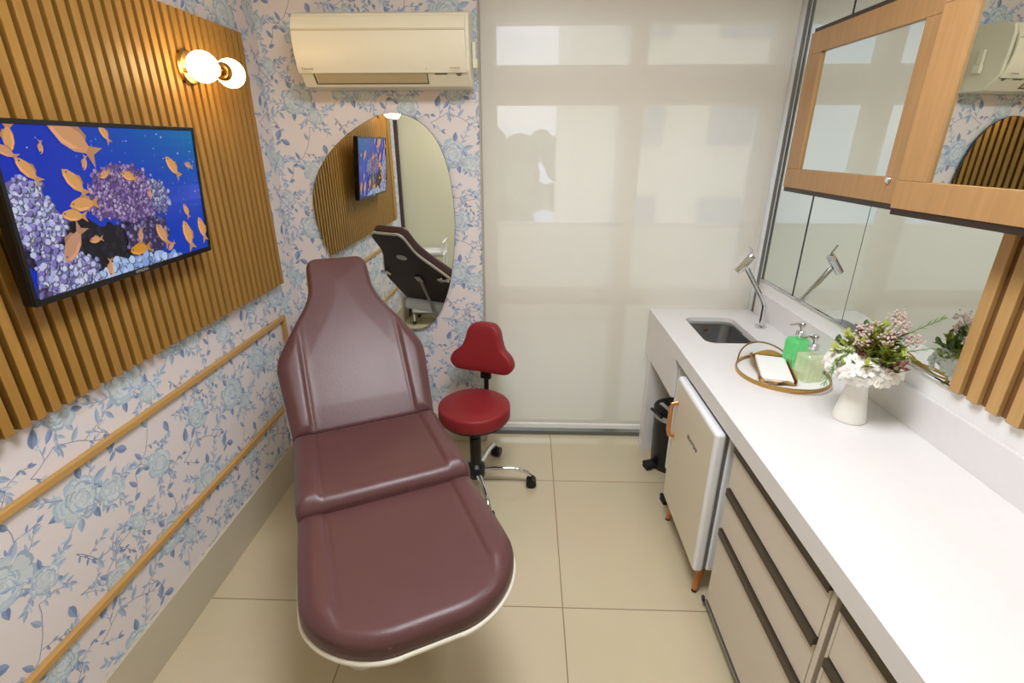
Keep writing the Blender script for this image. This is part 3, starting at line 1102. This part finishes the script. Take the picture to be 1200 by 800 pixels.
# sink bowl
sk = thing('sink', 'small stainless steel sink set into the far end of the worktop', 'sink', ((SX0 + SX1) / 2, (SY0 + SY1) / 2, CT - .17))
hx, hy = (SX1 - SX0) / 2, (SY1 - SY0) / 2
r0 = rrect(-hx - .012, hx + .012, -hy - .012, hy + .012, .06, 8)
r1 = rrect(-hx + .0, hx - .0, -hy + .0, hy - .0, .05, 8)
r2 = rrect(-hx + .012, hx - .012, -hy + .012, hy - .012, .05, 8)
r3 = rrect(-hx + .04, hx - .04, -hy + .04, hy - .04, .04, 8)
b = MB()
b.loft([[(p[0], p[1], .128) for p in r0], [(p[0], p[1], .128) for p in r1], [(p[0], p[1], .03) for p in r2], [(p[0] * .97, p[1] * .97, .008) for p in r2], [(p[0], p[1], .0) for p in r3]], caps=False)
b.bm.faces.new([v for v in list(b.bm.verts)[-len(r3):]])
so = b.build('bowl', M['steel'], sk, smooth=True, angle=60)
MB().lathe([(.034, .0005), (.034, .004), (.022, .004), (.018, .001), (.0005, .0008)], (0, 0, 0), seg=28).build('drain', M['chrome'], sk, smooth=True)
MB().lathe([(.012, 0), (.012, .003), (.008, .003)], (0, hy - .0115, .105), (0, -1, 0), seg=18).build('overflow_ring', M['brass'], sk, smooth=True)

# faucet
fa = thing('faucet', 'tall bent chrome faucet with a small lever behind the sink', 'faucet', (1.176, 2.40, CT))
MB().lathe([(.030, 0), (.030, .006), (.026, .010), (.014, .011)], seg=28).build('base_flange', M['chrome'], fa, smooth=True)
MB().tube([(0, 0, .008), (0, 0, .06), (0, 0, .108), (-.005, 0, .125), (-.016, 0, .146), (-.07, .0, .228), (-.118, 0, .302)], .0125, 16).build('pipe', M['chrome'], fa, smooth=True)
hd = Vector((-.136, 0, .322))
ax = Vector((.60, 0, .80)).normalized()
MB().cyl(hd - ax * .048, hd + ax * .040, .0205, seg=28).cyl(hd + ax * .040, hd + ax * .055, .0205, .019, seg=28).build('head', M['chrome'], fa, smooth=True, bevel=.002)
MB().tube([hd + ax * .050, hd + ax * .062 + Vector((-.01, 0, .012)), hd + ax * .062 + Vector((-.028, 0, .045))], [.005, .005, .004], 10).build('lever', M['chrome'], fa, smooth=True)

# tray with towel holder and soap bottles
TC = (1.022, 1.842)
ty = thing('tray', 'round gold-rimmed tray with arched wire handles on the worktop', 'tray', (TC[0], TC[1], CT))
TR = .168
MB().lathe([(TR - .002, 0), (TR - .002, .004), (.0005, .0042)], seg=64).build('tray_plate', M['white'], ty, smooth=True)
rp = [(TR + .0, 0), (TR + .004, 0), (TR + .004, .016), (TR, .016), (TR, 0)]
MB().lathe(rp, seg=72, caps=False).build('rim', M['gold'], ty, smooth=True, angle=40)
for s_ in (-1, 1):
    pts = []
    for i in range(21):
        t = i / 20
        a = math.radians(90 + s_ * 0) if False else None
        ang = math.radians((75 if s_ > 0 else 255) + 88 * (t - .5) + 25)
        rr_ = TR + .002 + .018 * math.sin(PI * t)
        pts.append((rr_ * math.cos(ang), rr_ * math.sin(ang), .014 + (.052 if s_ > 0 else .010) * math.sin(PI * t) ** .8))
    MB().tube(pts, .0035, 8).build('handle', M['gold'], ty, smooth=True)

th = thing('napkin_holder', 'wavy edged gold paper towel holder lying in the tray', 'napkin holder', (1.000, 1.868, CT + .0045), math.radians(-17))
hw, hl = .060, .128
MB().box(-hw, hw, -hl, hl, 0, .003).build('holder_base', M['gold'], th, bevel=.001, seg=1)
for s_ in (-1, 1):
    rings = []
    n = 28
    for i in range(n + 1):
        t = -1 + 2 * i / n
        y_ = t * (hl + .004)
        top = .028 + .010 * math.sin(3.1 * t + .6) if s_ < 0 else .026
        off = .012 * math.sin(3.4 * t + .7) + .016 if s_ < 0 else .002
        x_ = s_ * (hw + .001)
        rings.append([(x_, y_, .001), (x_ + s_ * .002, y_, .001), (x_ + s_ * (.002 + off), y_, top), (x_ + s_ * off, y_, top)])
    MB().loft(rings).build('side_wall', M['gold'], th, smooth=True)
# the far leaf-shaped end and the near wavy end
for s_ in (-1, 1):
    rings = []
    for i in range(25):
        t = -1 + 2 * i / 24
        x_ = t * (hw + .004)
        hgt = .012 + .026 * math.cos(t * PI / 2) if s_ > 0 else .014 + .012 * math.sin(t * 4.2)
        out_ = s_ * (.002 + (.003 if s_ > 0 else .020) * math.cos(t * PI / 2))
        y_ = s_ * hl
        rings.append([(x_, y_, .001), (x_, y_ + s_ * .002, .001), (x_, y_ + out_ + s_ * .002, hgt), (x_, y_ + out_, hgt)])
    MB().loft(rings).build('end_wall', M['gold'], th, smooth=True)
tw = thing('paper_towels', 'stack of white paper towels in the gold holder', 'paper towels', (1.000, 1.868, CT + .0080), math.radians(-17))
for i in range(2):
    d = .0012 * ((i * 7) % 3 - 1)
    MB().box(-.056 + d, .056 + d, -.122, .122, i * .006, i * .006 + .0056).build('towel', M['paper'], tw, bevel=.0015)


def bottle(x, y, rz, soap, fill, label, group='pump soap bottles on the tray'):
    t = thing('soap_bottle', label, 'soap bottle', (x, y, CT + .0045), rz, group)
    w, h = .041, .116
    secs = [(w, .0), (w, .004), (w, h - .018), (w * .9, h - .006), (w * .55, h), (.018, h + .003), (.016, h + .012)]
    rings = []
    NR = 14
    for ww, z in secs:
        ring_ = []
        base = rrect(-ww, ww, -ww, ww, ww * .28, 5)
        m_ = len(base)
        # ribs on the flat sides
        dense = []
        for i in range(m_):
            p, q = Vector(base[i]), Vector(base[(i + 1) % m_])
            steps = 24 if (q - p).length > ww * .5 else 1
            for k in range(steps):
                v_ = p.lerp(q, k / steps)
                if steps > 1 and .003 < z < h - .01:
                    v_ = v_ * (1 + .06 * math.sin(2 * PI * k / steps * 6))
                dense.append(v_)
        rings.append([(v_.x, v_.y, z) for v_ in dense])
    nmin = min(len(r_) for r_ in rings)
    # same point count on every ring
    def resample(r_, n):
        L = [0]
        for a_, b_ in zip(r_, r_[1:] + r_[:1]):
            L.append(L[-1] + (Vector(b_) - Vector(a_)).length)
        out = []
        for i in range(n):
            d_ = L[-1] * i / n
            j = max(k for k in range(len(r_)) if L[k] <= d_ + 1e-9)
            a_, b_ = Vector(r_[j]), Vector(r_[(j + 1) % len(r_)])
            out.append(a_.lerp(b_, (d_ - L[j]) / max(1e-9, L[j + 1] - L[j])))
        return out
    N = 128
    rs = [resample(r_, N) for r_ in rings]
    MB().loft(rs).build('bottle_body', M['clear'], t, smooth=True, angle=60)
    lv = h * fill
    ins = [[(p.x * .93, p.y * .93, .004) for p in rs[1]], [(p.x * .93, p.y * .93, min(lv, h - .019)) for p in rs[2]]]
    if lv > h - .018:
        ins.append([(p.x * .92, p.y * .92, lv) for p in rs[3]])
    MB().loft(ins).build('liquid', soap, t, smooth=True, angle=50)
    pm = MB().lathe([(.018, h + .008), (.018, h + .026), (.008, h + .028), (.007, h + .044), (.013, h + .045), (.013, h + .060), (.011, h + .063)], seg=24)
    pm.tube([(0, 0, h + .054), (-.022, .010, h + .055), (-.042, .019, h + .049)], [.006, .005, .004], 10)
    pm.build('pump', M['chrome'], t, smooth=True)
    return t


bottle(1.122, 1.945, math.radians(8), M['green_soap'], .93, 'square pump bottle full of bright green soap on the tray')
bottle(1.098, 1.800, math.radians(8), M['pale_soap'], .84, 'ribbed pump bottle of pale yellow green soap, the nearer one on the tray')

# vase with relief flowers, and the bouquet in it
va = thing('vase', 'white ceramic vase with a collar of relief petals', 'vase', (1.085, 1.50, CT))
MB().lathe([(.047, 0), (.050, .004), (.049, .012), (.030, .125), (.033, .135), (.045, .160), (.056, .195), (.050, .197), (.030, .17), (.0005, .16)], seg=40).build('body', M['ceramic'], va, smooth=True)
b = MB()
rv = random.Random(3)


def petal_flower(b, c, nrm, rad, rv):
    nrm = Vector(nrm).normalized()
    q = Vector((0, 0, 1)).rotation_difference(nrm)
    a0 = rv.uniform(0, 6)
    for k in range(4):
        a = a0 + k * PI / 2
        d = q @ Vector((math.cos(a), math.sin(a), .25))
        s_ = q @ Vector((-math.sin(a), math.cos(a), 0))
        p = Vector(c)
        pts = [p, p + d * rad * .5 + s_ * rad * .42, p + d * rad + s_ * rad * .3, p + d * rad * 1.05 - s_ * rad * .3, p + d * rad * .5 - s_ * rad * .42]
        b.prism(pts, nrm * -.003)


for i in range(130):
    a = rv.uniform(0, 2 * PI)
    ph = rv.uniform(-.55, 1.15)
    rad = .083 * math.cos(ph) + .020
    c = Vector((rad * math.cos(a), rad * math.sin(a), .195 + .045 * math.sin(ph)))
    if rad < .050:
        continue
    petal_flower(b, c, (math.cos(a) * math.cos(ph), math.sin(a) * math.cos(ph), math.sin(ph) + .15), rv.uniform(.015, .021), rv)
b.lathe([(.045, .165), (.075, .172), (.092, .192), (.088, .222), (.066, .238), (.042, .238)], seg=24)
b.build('petal_collar', M['ceramic'], va, bevel=0)

bq = thing('bouquet', 'bunch of artificial greenery and pale pink blossom in the white vase', 'flowers', (1.097, 1.487, CT + .205))
stems = MB()
lf, ld, lr, bs = MB(), MB(), MB(), MB()


def put_leaf(b, p, d, L, W):
    d = Vector(d).normalized()
    s_ = d.cross(Vector((0, 0, 1)))
    if s_.length < .1:
        s_ = Vector((1, 0, 0))
    s_.normalize()
    n = s_.cross(d)
    p = Vector(p)
    a, m1, m2, t_ = p, p + d * L * .35 + n * L * .06, p + d * L * .7 + n * L * .05, p + d * L
    v = [b.bm.verts.new(x) for x in (a, m1 + s_ * W * .5, m2 + s_ * W * .42, t_, m2 - s_ * W * .42, m1 - s_ * W * .5, m1 - n * W * .12, m2 - n * W * .12)]
    for f_ in ((0, 1, 6), (0, 6, 5), (1, 2, 7, 6), (6, 7, 4, 5), (2, 3, 7), (7, 3, 4)):
        b.bm.faces.new([v[i] for i in f_])


heads = []
for i in range(84):
    a = rv.uniform(0, 2 * PI)
    el = rv.uniform(.15, 1.35)
    ln = rv.uniform(.08, .125)
    d = Vector((math.cos(a) * math.cos(el) * .95, math.sin(a) * math.cos(el) * 1.0, math.sin(el)))
    if d.x > 0:
        d.x *= .85
    top = d * ln
    stems.tube([(0, 0, -.03), top * .5 + Vector((0, 0, .005)), top], .0014, 6)
    tgt = lf if i % 6 < 4 else (ld if i % 6 == 4 else lr)
    if tgt is lr and top.x > .02:
        tgt = lf
    for k in range(9):
        t = .45 + .55 * k / 8
        ax_ = Vector((rv.uniform(-1, 1), rv.uniform(-1, 1), rv.uniform(-.3, 1)))
        put_leaf(tgt, top * t, d * .5 + ax_ * .8, rv.uniform(.020, .034), rv.uniform(.013, .020))
for c in [(-.035, .02, .115), (-.005, -.045, .105), (.06, .02, .15), (.075, -.055, .10), (.02, .05, .10), (.045, -.02, .135), (-.06, -.02, .09)]:
    stems.tube([(0, 0, -.03), Vector(c) * .6, c], .0014, 6)
    for k in range(46):
        v_ = Vector((rv.gauss(0, 1), rv.gauss(0, 1), rv.gauss(0, .8)))
        v_ = v_.normalized() * rv.uniform(.012, .030)
        bs.sphere(Vector(c) + v_, rv.uniform(.0028, .0046), u=6, v=4)
# trailing grass blades
for pts in ([(0, 0, .0), (-.06, .0, .045), (-.10, -.005, .03), (-.125, -.01, -.02), (-.135, -.01, -.075)], [(0, 0, .02), (.05, -.02, .10), (.095, -.05, .15), (.12, -.08, .185)], [(0, 0, .02), (.06, -.06, .07), (.11, -.10, .10)]):
    stems.tube(pts, .0017, 6)
    for p, q in zip(pts[1:], pts[2:]):
        for t in (0, .33, .66):
            m_ = Vector(p).lerp(Vector(q), t)
            dd = (Vector(q) - Vector(p)).normalized()
            sd = dd.cross(Vector((0, 1, 0))).normalized()
            for s_ in (-1, 1):
                put_leaf(stems, m_, dd + sd * s_ * .5, .026, .005)
stems.build('stem_sprays', M['stem'], bq)
lf.build('green_leaf_sprays', M['leaf'], bq)
ld.build('dark_leaf_sprays', M['leaf_dark'], bq)
lr.build('maroon_leaf_sprays', M['leaf_red'], bq)
bs.build('blossom_heads', M['blossom'], bq, smooth=True)

# ------------------------------------------------------------------ below the worktop
# mini fridge
FX, FY0, FY1, FZ0, FZ1 = .665, 1.515, 1.995, .130, .762
fg = thing('mini_fridge', 'white retro mini fridge on wooden legs under the worktop', 'refrigerator', (FX, (FY0 + FY1) / 2, 0))
hw = (FY1 - FY0) / 2
MB().box(.052, .50, -hw + .006, hw - .006, FZ0, FZ1 - .004).build('cabinet_body', M['fridge_trim'], fg, bevel=.010, seg=3)
MB().box(.040, .053, -hw + .012, hw - .012, FZ0 + .012, FZ1 - .016).build('door_seal', M['gasket'], fg)
dr = MB().box(.0, .041, -hw, hw, FZ0, FZ1)
do = dr.build('door', M['fridge_trim'], fg, bevel=.014, seg=4)
MB().box(-.0012, .002, -hw + .014, hw - .014, FZ0 + .014, FZ1 - .014).build('door_face', M['fridge'], do, bevel=.001, seg=1)
hp = [(-.002, hw - .055, .655), (-.024, hw - .055, .650), (-.030, hw - .055, .625), (-.030, hw - .055, .520), (-.024, hw - .055, .495), (-.002, hw - .055, .490)]
MB().tube([Vector(p) + Vector((0, -.0, 0)) for p in hp], .0075, 10, ry=.010).build('handle', M['copper'], do, smooth=True)
text_on('maker_mark', 'BRASTEMP', .026, M['ink'], basis((-.0014, -.035, .590), (0, -1, 0), (0, 0, 1)), do)
for yy, xx in ((-hw + .05, .055), (hw - .05, .055), (-hw + .05, .44), (hw - .05, .44)):
    sy = -1 if yy < 0 else 1
    sx = -1 if xx < .2 else 1
    lo = MB().cyl((xx + sx * .022, yy + sy * .018, .010), (xx, yy, FZ0 + .002), .011, .019, 16).build('leg', M['leg_wood'], fg, smooth=True)
    MB().cyl((xx + sx * .024, yy + sy * .0195, 0), (xx + sx * .022, yy + sy * .018, .010), .011, .011, 14).build('foot_cap', M['black'], lo, smooth=True)


# pedal bins
def pedal_bin(x, y, label, rz=0.):
    t = thing('pedal_bin', label, 'waste bin', (x, y, 0), rz, 'black pedal bins under the worktop')
    MB().lathe([(.095, 0), (.098, .006), (.108, .31), (.108, .325)], seg=40).build('bin_body', M['black'], t, smooth=True)
    MB().lathe([(.1085, .318), (.112, .318), (.112, .348), (.1085, .348)], seg=40).build('liner_band', mat('grey_liner', (168, 168, 168), .5), t, smooth=True)
    lid = MB().lathe([(.112, .348), (.114, .360), (.110, .370), (.09, .376), (.0005, .380)], seg=40).build('lid', M['black'], t, smooth=True)
    b = MB()
    for k, (wd, th_) in enumerate(((.100, .020), (.05, .014), (.075, .012))):
        xx = -.070 + k * .028
        n_ = 7
        for q in range(n_):
            if k == 1 and q > 3:
                continue
            y_ = -wd / 2 + wd * q / n_
            b.box(xx, xx + th_, y_, y_ + wd / n_ * .8, .3745, .3822)
    b.build('label_sticker', M['label_white'], lid)
    MB().cyl((-.115, -.05, .352), (-.115, .05, .352), .008).build('lid_hinge', M['black'], lid, smooth=True)
    MB().box(-.150, -.080, -.030, .030, .020, .036).box(-.150, -.118, -.026, .026, .0, .020).build('pedal', M['black_soft'], t, bevel=.004)
    return t


pedal_bin(.815, 2.42, 'black pedal bin with a white lid label below the sink', math.radians(18))
pedal_bin(.845, 2.115, 'black pedal bin behind the fridge door, only its pedal showing', math.radians(10))


# drawer units on casters
def drawer_unit(y0, y1, label, casters=True):
    t = thing('drawer_unit', label, 'drawer cabinet', (.712, (y0 + y1) / 2, 0), 0, 'greige drawer cabinets under the worktop')
    h = (y1 - y0) / 2
    z0, z1 = .045, .772
    MB().box(.018, .535, -h, h, z0, z1).build('carcass', M['greige'], t, bevel=.001, seg=1)
    MB().box(.0, .018, h - .010, h, z0, z1).build('side_edge', M['greige'], t, bevel=.001, seg=1)
    MB().box(.0, .018, -h, -h + .018, z0, z1).build('side_edge', M['greige'], t, bevel=.001, seg=1)
    tops = [.765, .588, .413]
    bots = [.592, .417, .062]
    for a, c in zip(bots, tops):
        d = MB().box(-.001, .0175, -h + .020, h - .012, a, c - .022).build('drawer', M['greige'], t, bevel=.0015, seg=1)
        MB().box(-.010, .017, -h + .020, h - .012, c - .022, c).box(-.010, -.007, -h + .020, h - .012, c - .030, c - .022).build('handle_strip', M['handle_profile'], d, bevel=.001, seg=1)
    MB().box(-.0006, .0178, -h + .020, h - .012, .236, .240).build('panel_groove', M['gasket'], t)
    MB().box(-.006, .0175, -h + .002, h - .002, z0 - .004, z0 + .010).build('base_rail', M['alu'], t, bevel=.001, seg=1)
    for yy in (h - .045, -h + .045):
        for xx in (.045, .49):
            MB().cyl((xx, yy - .012, .019), (xx, yy + .012, .019), .019, seg=20).box(xx - .014, xx + .014, yy - .016, yy + .016, .034, .044).build('caster', M['black'], t, bevel=.002)
    # the small caster brake showing at the far corner
    MB().tube([(-.012, h + .004, .060), (-.004, h + .012, .030), (.010, h + .010, .012)], .007, 8).build('caster_brake', M['black'], t, smooth=True)
    return t


drawer_unit(.860, 1.462, 'greige three drawer cabinet on casters beside the fridge')
drawer_unit(.240, .845, 'greige drawer cabinet under the worktop nearest the camera')

# ------------------------------------------------------------------ right wall: mirrors, slats, cabinet
mz0, mz1 = CT + .192, ZC - .002
for ya, yb, lab in ((2.3215, 2.652, 'tall narrow wall mirror beside the blind, behind the faucet'), (1.921, 2.3085, 'tall wall mirror second from the blind, reflecting the faucet'),
                    (1.356, 1.9185, 'wide wall mirror above the vase')):
    t = thing('wall_mirror', lab, 'mirror', (XR, (ya + yb) / 2, mz0), 0, 'mirror panels on the right wall')
    h = (yb - ya) / 2
    MB().box(-.0055, -.0006, -h, h, 0, mz1 - mz0).build('backing', M['mirror_edge'], t)
    MB().poly([(-.006, -h + .0006, .0008), (-.006, h - .0006, .0008), (-.006, h - .0006, mz1 - mz0), (-.006, -h + .0006, mz1 - mz0)]).build('glass', M['mirror'], t)
struct(MB().box(XR - .006, XR - .0006, 2.309, 2.321, mz0, mz1).build('trim_4', M['black']))
struct(MB().box(XR - .012, XR - .0006, 1.356, 2.652, mz0 - .005, mz0 - .0004).build('trim_5', M['chrome']))

rs_ = thing('slat_panel', 'oak slatted panel on the right wall below the cabinet and beside the mirror', 'wall panel', (XR, .30, mz0 - .003))
hh = ZC - .003 - mz0
MB().box(-.008, -.0006, 0, 1.050, 0, hh).build('backing_board', M['wood_right_dark'], rs_)
b = MB()
y = 1.050
while y > .05:
    b.box(-.024, -.008, y - .037, y, 0, hh)
    y -= .0625
b.build('slat_cladding', M['wood_right'], rs_, bevel=.002, seg=1)

# wall cabinet: two oak framed mirror doors
CX, CZ0, CZ1 = 1.1355, 1.527, 2.117
CY1, CYM, CY0 = 2.36, 1.606, .890
cb = thing('wall_cabinet', 'oak wall cabinet with mirror doors above the worktop', 'wall cabinet', (CX, CYM, CZ0))
back_x = XR - .031 - CX
h_ = CZ1 - CZ0
c_ = MB()
c_.box(.020, XR - .0066 - CX, 1.357 - CYM, CY1 - CYM, .0, h_)
c_.box(.020, back_x, CY0 - CYM, 1.355 - CYM, .0, h_)
c_.build('carcass', M['wood_cab'], cb, bevel=.001, seg=1)
DJ = Matrix.Translation((0, CY0 - CYM, 0)) @ Matrix.Rotation(math.radians(6.), 4, 'Z') @ Matrix.Translation((0, CYM - CY0, 0))
MB().box(.004, .030, .004, CY1 - CYM - .004, -.018, -.0004).build('lower_strip', M['dark_alu'], cb)
MB().box(.004, .022, CY0 - CYM, -.056, -.018, -.0004, DJ).build('door_strip', M['dark_alu'], cb)
MB().box(.008, .030, CY0 - CYM, CY1 - CYM - .004, h_ + .0004, h_ + .016).build('upper_strip', M['dark_alu'], cb)


def cab_door(ya, yb, knob_y, hinge=None, swing=0.):
    st_ = .098
    D = Matrix.Identity(4)
    if hinge is not None:
        D = Matrix.Translation((0, hinge, 0)) @ Matrix.Rotation(math.radians(swing), 4, 'Z') @ Matrix.Translation((0, -hinge, 0))
    f_ = MB()
    f_.box(0, .0195, ya, yb, 0, .078).box(0, .0195, ya, yb, h_ - .078, h_)
    f_.box(0, .0195, ya, ya + st_, .078, h_ - .078).box(0, .0195, yb - st_, yb, .078, h_ - .078)
    d = f_.build('door', M['wood_cab'], cb, bevel=.0015, seg=1, M=D)
    MB().box(.0105, .019, ya + st_ - .006, yb - st_ + .006, .072, h_ - .072).build('mirror_glass', M['mirror'], d, M=D)
    if knob_y is not None:
        MB().lathe([(.011, 0), (.011, .006), (.008, .009), (.0005, .0095)], (0, knob_y, .070), (-1, 0, 0), seg=20).build('lock', M['chrome'], d, smooth=True)


cab_door(.003, CY1 - CYM, .076)
cab_door(CY0 - CYM, -.055, None, CY0 - CYM, 6.)   # the nearer door stands slightly ajar

# ------------------------------------------------------------------ trolley behind (seen in the oval mirror)
tl = thing('trolley', 'white metal trolley reflected in the oval mirror', 'trolley', (-.98, .36, 0))
for sx in (-.16, .16):
    for sy in (-.11, .11):
        MB().cyl((sx, sy, .03), (sx, sy, .80), .009).build('post', M['white'], tl, smooth=True)
        MB().sphere((sx, sy, .02), .02, u=12, v=8).build('caster', M['black'], tl, smooth=True)
for z in (.12, .42, .70):
    MB().box(-.17, .17, -.12, .12, z, z + .012).box(-.17, .17, -.12, -.115, z, z + .04).box(-.17, .17, .115, .12, z, z + .04).build('shelf', M['white'], tl, bevel=.002, seg=1)
MB().tube([(.16, -.11, .79), (.17, -.11, .83), (.175, -.08, .84), (.175, .08, .84), (.17, .11, .83), (.16, .11, .79)], .009).build('push_handle', M['white'], tl, smooth=True)

# ------------------------------------------------------------------ lights
def ceiling_light(x, y, sx, sy, label, m):
    t = thing('ceiling_light', label, 'ceiling light', (x, y, ZC))
    f_ = MB()
    e_ = .02
    f_.box(-sx - e_, sx + e_, -sy - e_, -sy, -.014, -.0005).box(-sx - e_, sx + e_, sy, sy + e_, -.014, -.0005).box(-sx - e_, -sx, -sy, sy, -.014, -.0005).box(sx, sx + e_, -sy, sy, -.014, -.0005)
    f_.build('frame', M['white'], t)
    MB().poly([(-sx, -sy, -.010), (-sx, sy, -.010), (sx, sy, -.010), (sx, -sy, -.010)]).build('diffuser', m, t)
    return t


ceiling_light(.05, .90, .32, .32, 'square white ceiling panel lamp over the middle of the room', M['led'])
ceiling_light(.80, 1.05, .14, .14, 'small square ceiling lamp over the worktop', M['led'])

# ------------------------------------------------------------------ sky
w = bpy.data.worlds.new('sky')
S.world = w
w.use_nodes = True
nt = w.node_tree
bg = nt.nodes['Background']
tc = nt.nodes.new('ShaderNodeTexCoord')
nz = nt.nodes.new('ShaderNodeTexNoise')
nz.inputs['Scale'].default_value = 5
nz.inputs['Detail'].default_value = 6
cr = nt.nodes.new('ShaderNodeValToRGB')
cr.color_ramp.elements[0].position = .38
cr.color_ramp.elements[0].color = lin((170, 196, 226))
cr.color_ramp.elements[1].position = .62
cr.color_ramp.elements[1].color = lin((240, 244, 250))
nt.links.new(tc.outputs['Generated'], nz.inputs['Vector'])
nt.links.new(nz.outputs['Fac'], cr.inputs['Fac'])
nt.links.new(cr.outputs['Color'], bg.inputs['Color'])
bg.inputs['Strength'].default_value = 2.2

# ------------------------------------------------------------------ camera
cam = bpy.data.cameras.new('camera')
co = bpy.data.objects.new('camera', cam)
COL.objects.link(co)
cam.sensor_width = 36
cam.lens = 36 * 583.28 / 1200
cam.clip_start = .02
co.location = (0, 0, 1.7)
co.rotation_euler = (PI / 2 - .3762, 0, .0319)
S.camera = co

S.view_settings.view_transform = 'Standard'
S.view_settings.look = 'None'
S.view_settings.gamma = 1
S.view_settings.use_curve_mapping = False
S.view_settings.exposure = 0.
S.cycles.max_bounces = 12
S.cycles.diffuse_bounces = 5
S.cycles.glossy_bounces = 6
S.cycles.transmission_bounces = 8
S.cycles.transparent_max_bounces = 12
S.cycles.caustics_refractive = False
S.cycles.sample_clamp_indirect = 6
